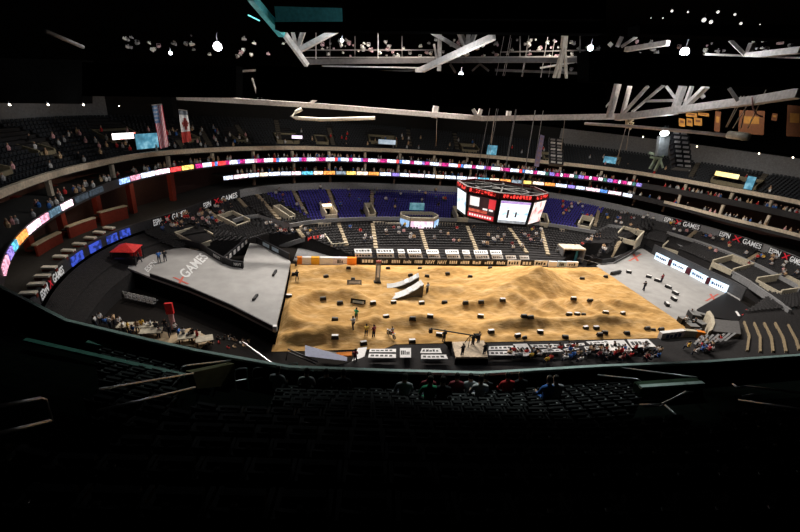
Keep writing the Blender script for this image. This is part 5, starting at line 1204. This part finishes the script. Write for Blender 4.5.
# seats
nseat = mat('near_seat_shell', (.0045,.0043,.005), .6, .2, spec=.12); plate = mat('seat_highlight', (.75,.75,.75), .25)
def make_seat():
    t = empty('stadium_seat', (0,0,0), 'x', 'seat', 'x')
    mbx = MB(); rows_ = []
    for j in range(7):
        v = j/6; z = .4+.46*v; rows_.append([V((x, .06*(1-(x/.23)**2)*-1-.06*v-.12, z-(.05*(x/.23)**2 if j == 6 else 0))) for x in (-.23,-.15,-.07,0,.07,.15,.23)])
    mbx.grid(rows_); mbx.grid([[p+V((0,.035,0)) for p in r] for r in rows_][::-1]); mbx.grid([rows_[6], [p+V((0,.035,0)) for p in rows_[6]]]); mbx.build('backrest', nseat, t, smooth=True)
    MB().box((0,.07,.55), (.42,.08,.34)).build('seat_pan', nseat, t)
    for s in (-1,1): MB().beam((s*.25,-.12,0), (s*.25,-.1,.6), .05).build('leg', nseat, t); MB().beam((s*.25,-.15,.62), (s*.25,.2,.6), .05).build('armrest', nseat, t)
    MB().box((0,-.185,.868), (.06,.032,.01), M=Matrix.Rotation(.5,3,'X')).build('highlight_plate', plate, t)  # pale plate added to stand for the highlight on the seat top
    return t
NX_ = []      # blocked places: stair gap on the left, entrance on the right
def blocked(px, py): return (px < 96 and py < 440) or (180 < px < 280 and py < 402) or (636 < px < 735 and py < 415) or (px > 735 and py < 402)
cand = []
for k in range(0, 13):
    L_ = 0
    for i in range(len(PL)-1):
        a, b_ = PL[i]+NB[i]*(.25+RD*k+.5), PL[i+1]+NB[i+1]*(.25+RD*k+.5); n = int((b_-a).length/.53)
        for j in range(n):
            p = a.lerp(b_, (j+.5)/n); p.z = tread_z(k); q = proj(p+V((0,0,.8)))
            if q[2] < .8 or not (-15 < q[0] < 815) or q[1] > 560 or blocked(q[0], q[1]): continue
            dd = b_-a; cand.append((k, p.copy(), math.atan2(dd.y, dd.x), q[2]))
cand.sort(key=lambda c: c[3]); near_s = cand[:300]; far_s = cand[300:]
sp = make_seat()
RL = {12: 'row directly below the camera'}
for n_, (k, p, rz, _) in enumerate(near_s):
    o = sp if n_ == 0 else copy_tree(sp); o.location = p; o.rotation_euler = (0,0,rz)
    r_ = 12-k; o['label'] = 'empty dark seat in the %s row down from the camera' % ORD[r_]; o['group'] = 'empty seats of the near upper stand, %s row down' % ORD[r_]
mbx = MB()
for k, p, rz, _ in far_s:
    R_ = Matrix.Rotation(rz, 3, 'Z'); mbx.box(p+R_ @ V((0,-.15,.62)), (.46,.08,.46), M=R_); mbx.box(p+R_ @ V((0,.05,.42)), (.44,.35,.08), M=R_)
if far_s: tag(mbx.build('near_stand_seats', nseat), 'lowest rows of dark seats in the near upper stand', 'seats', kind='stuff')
# spectators in the lowest rows
hair_caps = {}
for x, y, c, l in [(478,397,'white','person in a white top seen from behind in the middle of the lowest rows'), (547,397,'blue','person in a blue top seen from behind in the lowest rows'), (566,399,'pale grey','person in a pale grey top leaning beside the one in blue'), (428,399,'green','person in a green and white top in the lowest rows left of the white one'),
    (404,395,'pale grey','person in grey at the left of the middle group'), (424,386,'maroon','person in maroon in the front row, near the middle'), (450,387,'maroon','person in dark maroon in the front row left of the white top'), (462,390,'pale grey','person in grey just left of the person in white'), (441,400,'black','person in black right of the green top'),
    (497,389,'red','person in red just right of the person in white'), (478,381,'black','person in black with dark hair in the front row before the white top'), (521,391,'black','person in black left of the person in blue'), (284,383,'pale grey','person in grey in the front row left of the fence'), (311,382,'white','person in white in the front row below the fence'), (345,381,'black','person in black in the front row below the orange barrier'), (329,383,'black','person in black second from the left front row group')]:
    p = near_pl(x, y, .35); 
    # settle on the nearest row
    best = None
    for i in range(len(PL)-1):
        d = PL[i+1]-PL[i]; t_ = max(0, min(1, (p-PL[i]).to_2d().dot(d.to_2d())/d.to_2d().length_squared)); q = PL[i]+d*t_; s_ = (p-q).to_2d().length
        if best is None or s_ < best[0]: best = (s_, i, t_)
    k = max(0, round((best[0]-.75)/RD)); q = row_pt(best[1], best[2], .25+RD*k+.5); q.z = tread_z(k); d = PL[best[1]+1]-PL[best[1]]
    o = person(sit_hi, q-V((0,0,.02)), math.atan2(d.y, d.x), c, l, 'spectators in the lowest rows of the near stand', s=1.12)
# rails, entrance walls
def rail(pts_, r, name, m, label, cat='rail', group=None):
    W = [near_pl(*q) for q in pts_]; return tag(MB().tube(W, r, 8).build(name, m, smooth=True, origin=W[0]), label, cat, group)
rail([(-8,407.5,.9),(40,398.5,.9),(45,400,.85),(52,421,0)], .028, 'stair_rail', rail_m, 'upper grey stair rail at the left edge with a bent end'); rail([(-8,435,.6),(50,421,.6)], .028, 'stair_rail', rail_m, 'lower grey stair rail at the left edge')
rail([(96,392,.85),(98,389.5,.9),(193,373.5,.9)], .03, 'stair_rail', rail_m, 'upper grey rail running up to the olive wall'); rail([(96,411,.6),(195,387.5,.6)], .03, 'stair_rail', rail_m, 'lower grey rail running up to the olive wall')
rail([(180,371,.8),(182,367,1.),(187,365.5,1.),(234,360,1.)], .03, 'wall_rail', rail_m, 'grey rail along the top of the olive wall')
def up_wall(bl, br, tl, tr, th, name, m, label, cat='wall'):
    a, b_ = near_pl(*bl), near_pl(*br); n_ = (b_-a).cross(V((0,0,1))).normalized()
    f = lambda px: (lambda d: CAM+d*((a-CAM).dot(n_)/d.dot(n_)))(ray(*px))
    c_, d_ = f(tr), f(tl); nn = n_ if n_.dot(CAM-a) < 0 else -n_
    return tag(MB().hexa([a, b_, c_, d_], nn*th).build(name, m, origin=a), label, cat)
up_wall((197,389),(235.5,385),(192.5,372.5),(234.5,363.5), .25, 'entrance_wall', olive, 'olive side wall of a stair entrance at the lower left')
for i, (x, y0, y1) in enumerate([(236,391,374),(253.5,388,370.5),(270,386,367.5),(287,384,366)]):
    b_ = near_pl(x, y0); up_ = V((0,0,.9)); d = V((.45,.1,0))
    t = empty('hand_rail', b_, 'curved green hand rail beside the olive wall, %s from the left' % ORD[i], 'rail', 'curved hand rails on the near stairs')
    MB().tube([(0,0,0),(0,0,.75),(.05,0,.88),(.15,0,.93),(.38,.06,.9)], .028, 7).build('post', rail_m, t); MB().tube([(0,0,.42),(.36,.05,.45)], .022, 6).build('mid_bar', rail_m, t); MB().tube([(.38,.06,.9),(.4,.06,0)], .028, 7).build('post', green, t)
for i, (a, b_) in enumerate([((25,340,.3),(185,376,.3)), ((87,342,.5),(182,362,.5))]):
    p, q = near_pl(*a), near_pl(*b_); tag(MB().beam(p, q, .16, .1).build('ledge', green, origin=p), '%s dark green ledge sloping across the left of the near stand' % ['lower','upper'][i], 'ledge')
up_wall((638,401),(703,397),(640,387.5),(703,383), .3, 'entrance_wall', mat('dark_green_wall', (.03,.06,.03), .8), 'dark green entrance wall with a pale ledge at the lower right')
p, q = near_pl(640,387,.7), near_pl(703,383,.7); tag(MB().beam(p, q, .13, .08).build('ledge', mat('pale_green_ledge', (.6,.72,.67), .5), origin=p), 'pale green ledge along the entrance wall at the lower right', 'ledge')
for pts_, l in [([(598,375,.9),(637,379,.9),(641,381.5,.8)], 'short grey rail left of the pale green ledge'), ([(618,367.3,1.),(697,377.5,1.)], 'long grey rail behind the pale green ledge'), ([(640,405,.7),(662,404.5,.8),(686,392,.9),(693,392.5,.9)], 'bent grey stair rail below the pale green ledge'),
                ([(733,384,.9),(738,388,.9),(745,386.5,.9),(804,393,.9)], 'upper grey rail at the right edge'), ([(739,400,.5),(804,409.5,.5)], 'lower grey rail at the right edge'), ([(743,396.5,.7),(752,394.5,.7),(760,395,.7)], 'short grey rail piece between the two right edge rails'), ([(665,405,.2),(676,415,0)], 'thin olive stay below the bent rail')]:
    rail(pts_, .028, 'stair_rail', rail_m, l)
#LIGHTS
def spot(name, loc, tgt, W, ang_, col=(1, .93, .84), blend=.6, rad=.4):
    l = bpy.data.lights.new(name, 'SPOT'); l.energy = W; l.spot_size = math.radians(ang_); l.spot_blend = blend; l.shadow_soft_size = rad; l.color = col
    o = bpy.data.objects.new(name, l); C.objects.link(o); o.location = loc
    o.rotation_euler = (V(tgt)-V(loc)).to_track_quat('-Z', 'Y').to_euler(); return o
for x in (-40, -28, -16, -4, 8, 20, 32, 44):
    spot('arena_spot', (x, 29, 40), (x*.85, 5, 0), 40000, 84)
for x in (-36, -18, 0, 18, 36):
    spot('arena_spot', (x, -6, 41), (x*1.05, 26, 4), 4500, 76)
for x, y, t_, W in [(18, -4, (56, 14, 4), 26000), (14, 8, (54, 30, 6), 14000), (-14, 0, (-50, 14, 6), 15000), (-6, 6, (-18, 44, 12), 11000), (14, 6, (22, 44, 12), 11000), (22, -6, (40, -14, 2), 12000)]:  # unseen fills added to brighten the stands, then the balcony ring
    spot('stand_fill', (x, y, 41), t_, W, 62)
for x, y, t_, W, c_ in [(6, -4, (60, 10, 16), 15000, 44), (2, 4, (34, 43, 16), 10000, 44), (-10, 4, (-32, 42, 16), 10000, 44), (-12, -4, (-62, 4, 16), 7000, 44)]:
    spot('stand_fill', (x, y, 42), t_, W, c_)
spot('front_row_fill', (-19, -30, 44), (-20, -45.2, 22), 14000, 30, (.85, 1, .95), .9)  # unseen cool fills added to lift the lowest near rows
spot('front_row_fill', (-36, -24, 42), (-33, -42, 22), 4500, 34, (.8, 1, .92), .9)
spot('front_row_fill', (-4, -30, 43), (-6, -46.5, 22), 7000, 32, (.85, 1, .95), .9)
for d in (158, 170, 182):  # unseen warm fills added in front of the dark red suites
    p = rp(d, R_fa(d)+2.5, 12.9); l_ = bpy.data.lights.new('suite_fill', 'POINT'); l_.energy = 220; l_.color = (1, .75, .5); l_.shadow_soft_size = .3
    o = bpy.data.objects.new('suite_fill', l_); C.objects.link(o); o.location = p
w = bpy.data.worlds.new('world'); bpy.context.scene.world = w; w.use_nodes = True
w.node_tree.nodes['Background'].inputs[0].default_value = (.5, .6, .8, 1); w.node_tree.nodes['Background'].inputs[1].default_value = .001
vs = bpy.context.scene.view_settings; vs.view_transform = 'Standard'; vs.look = 'None'; vs.exposure = 0; vs.gamma = 1; vs.use_curve_mapping = False
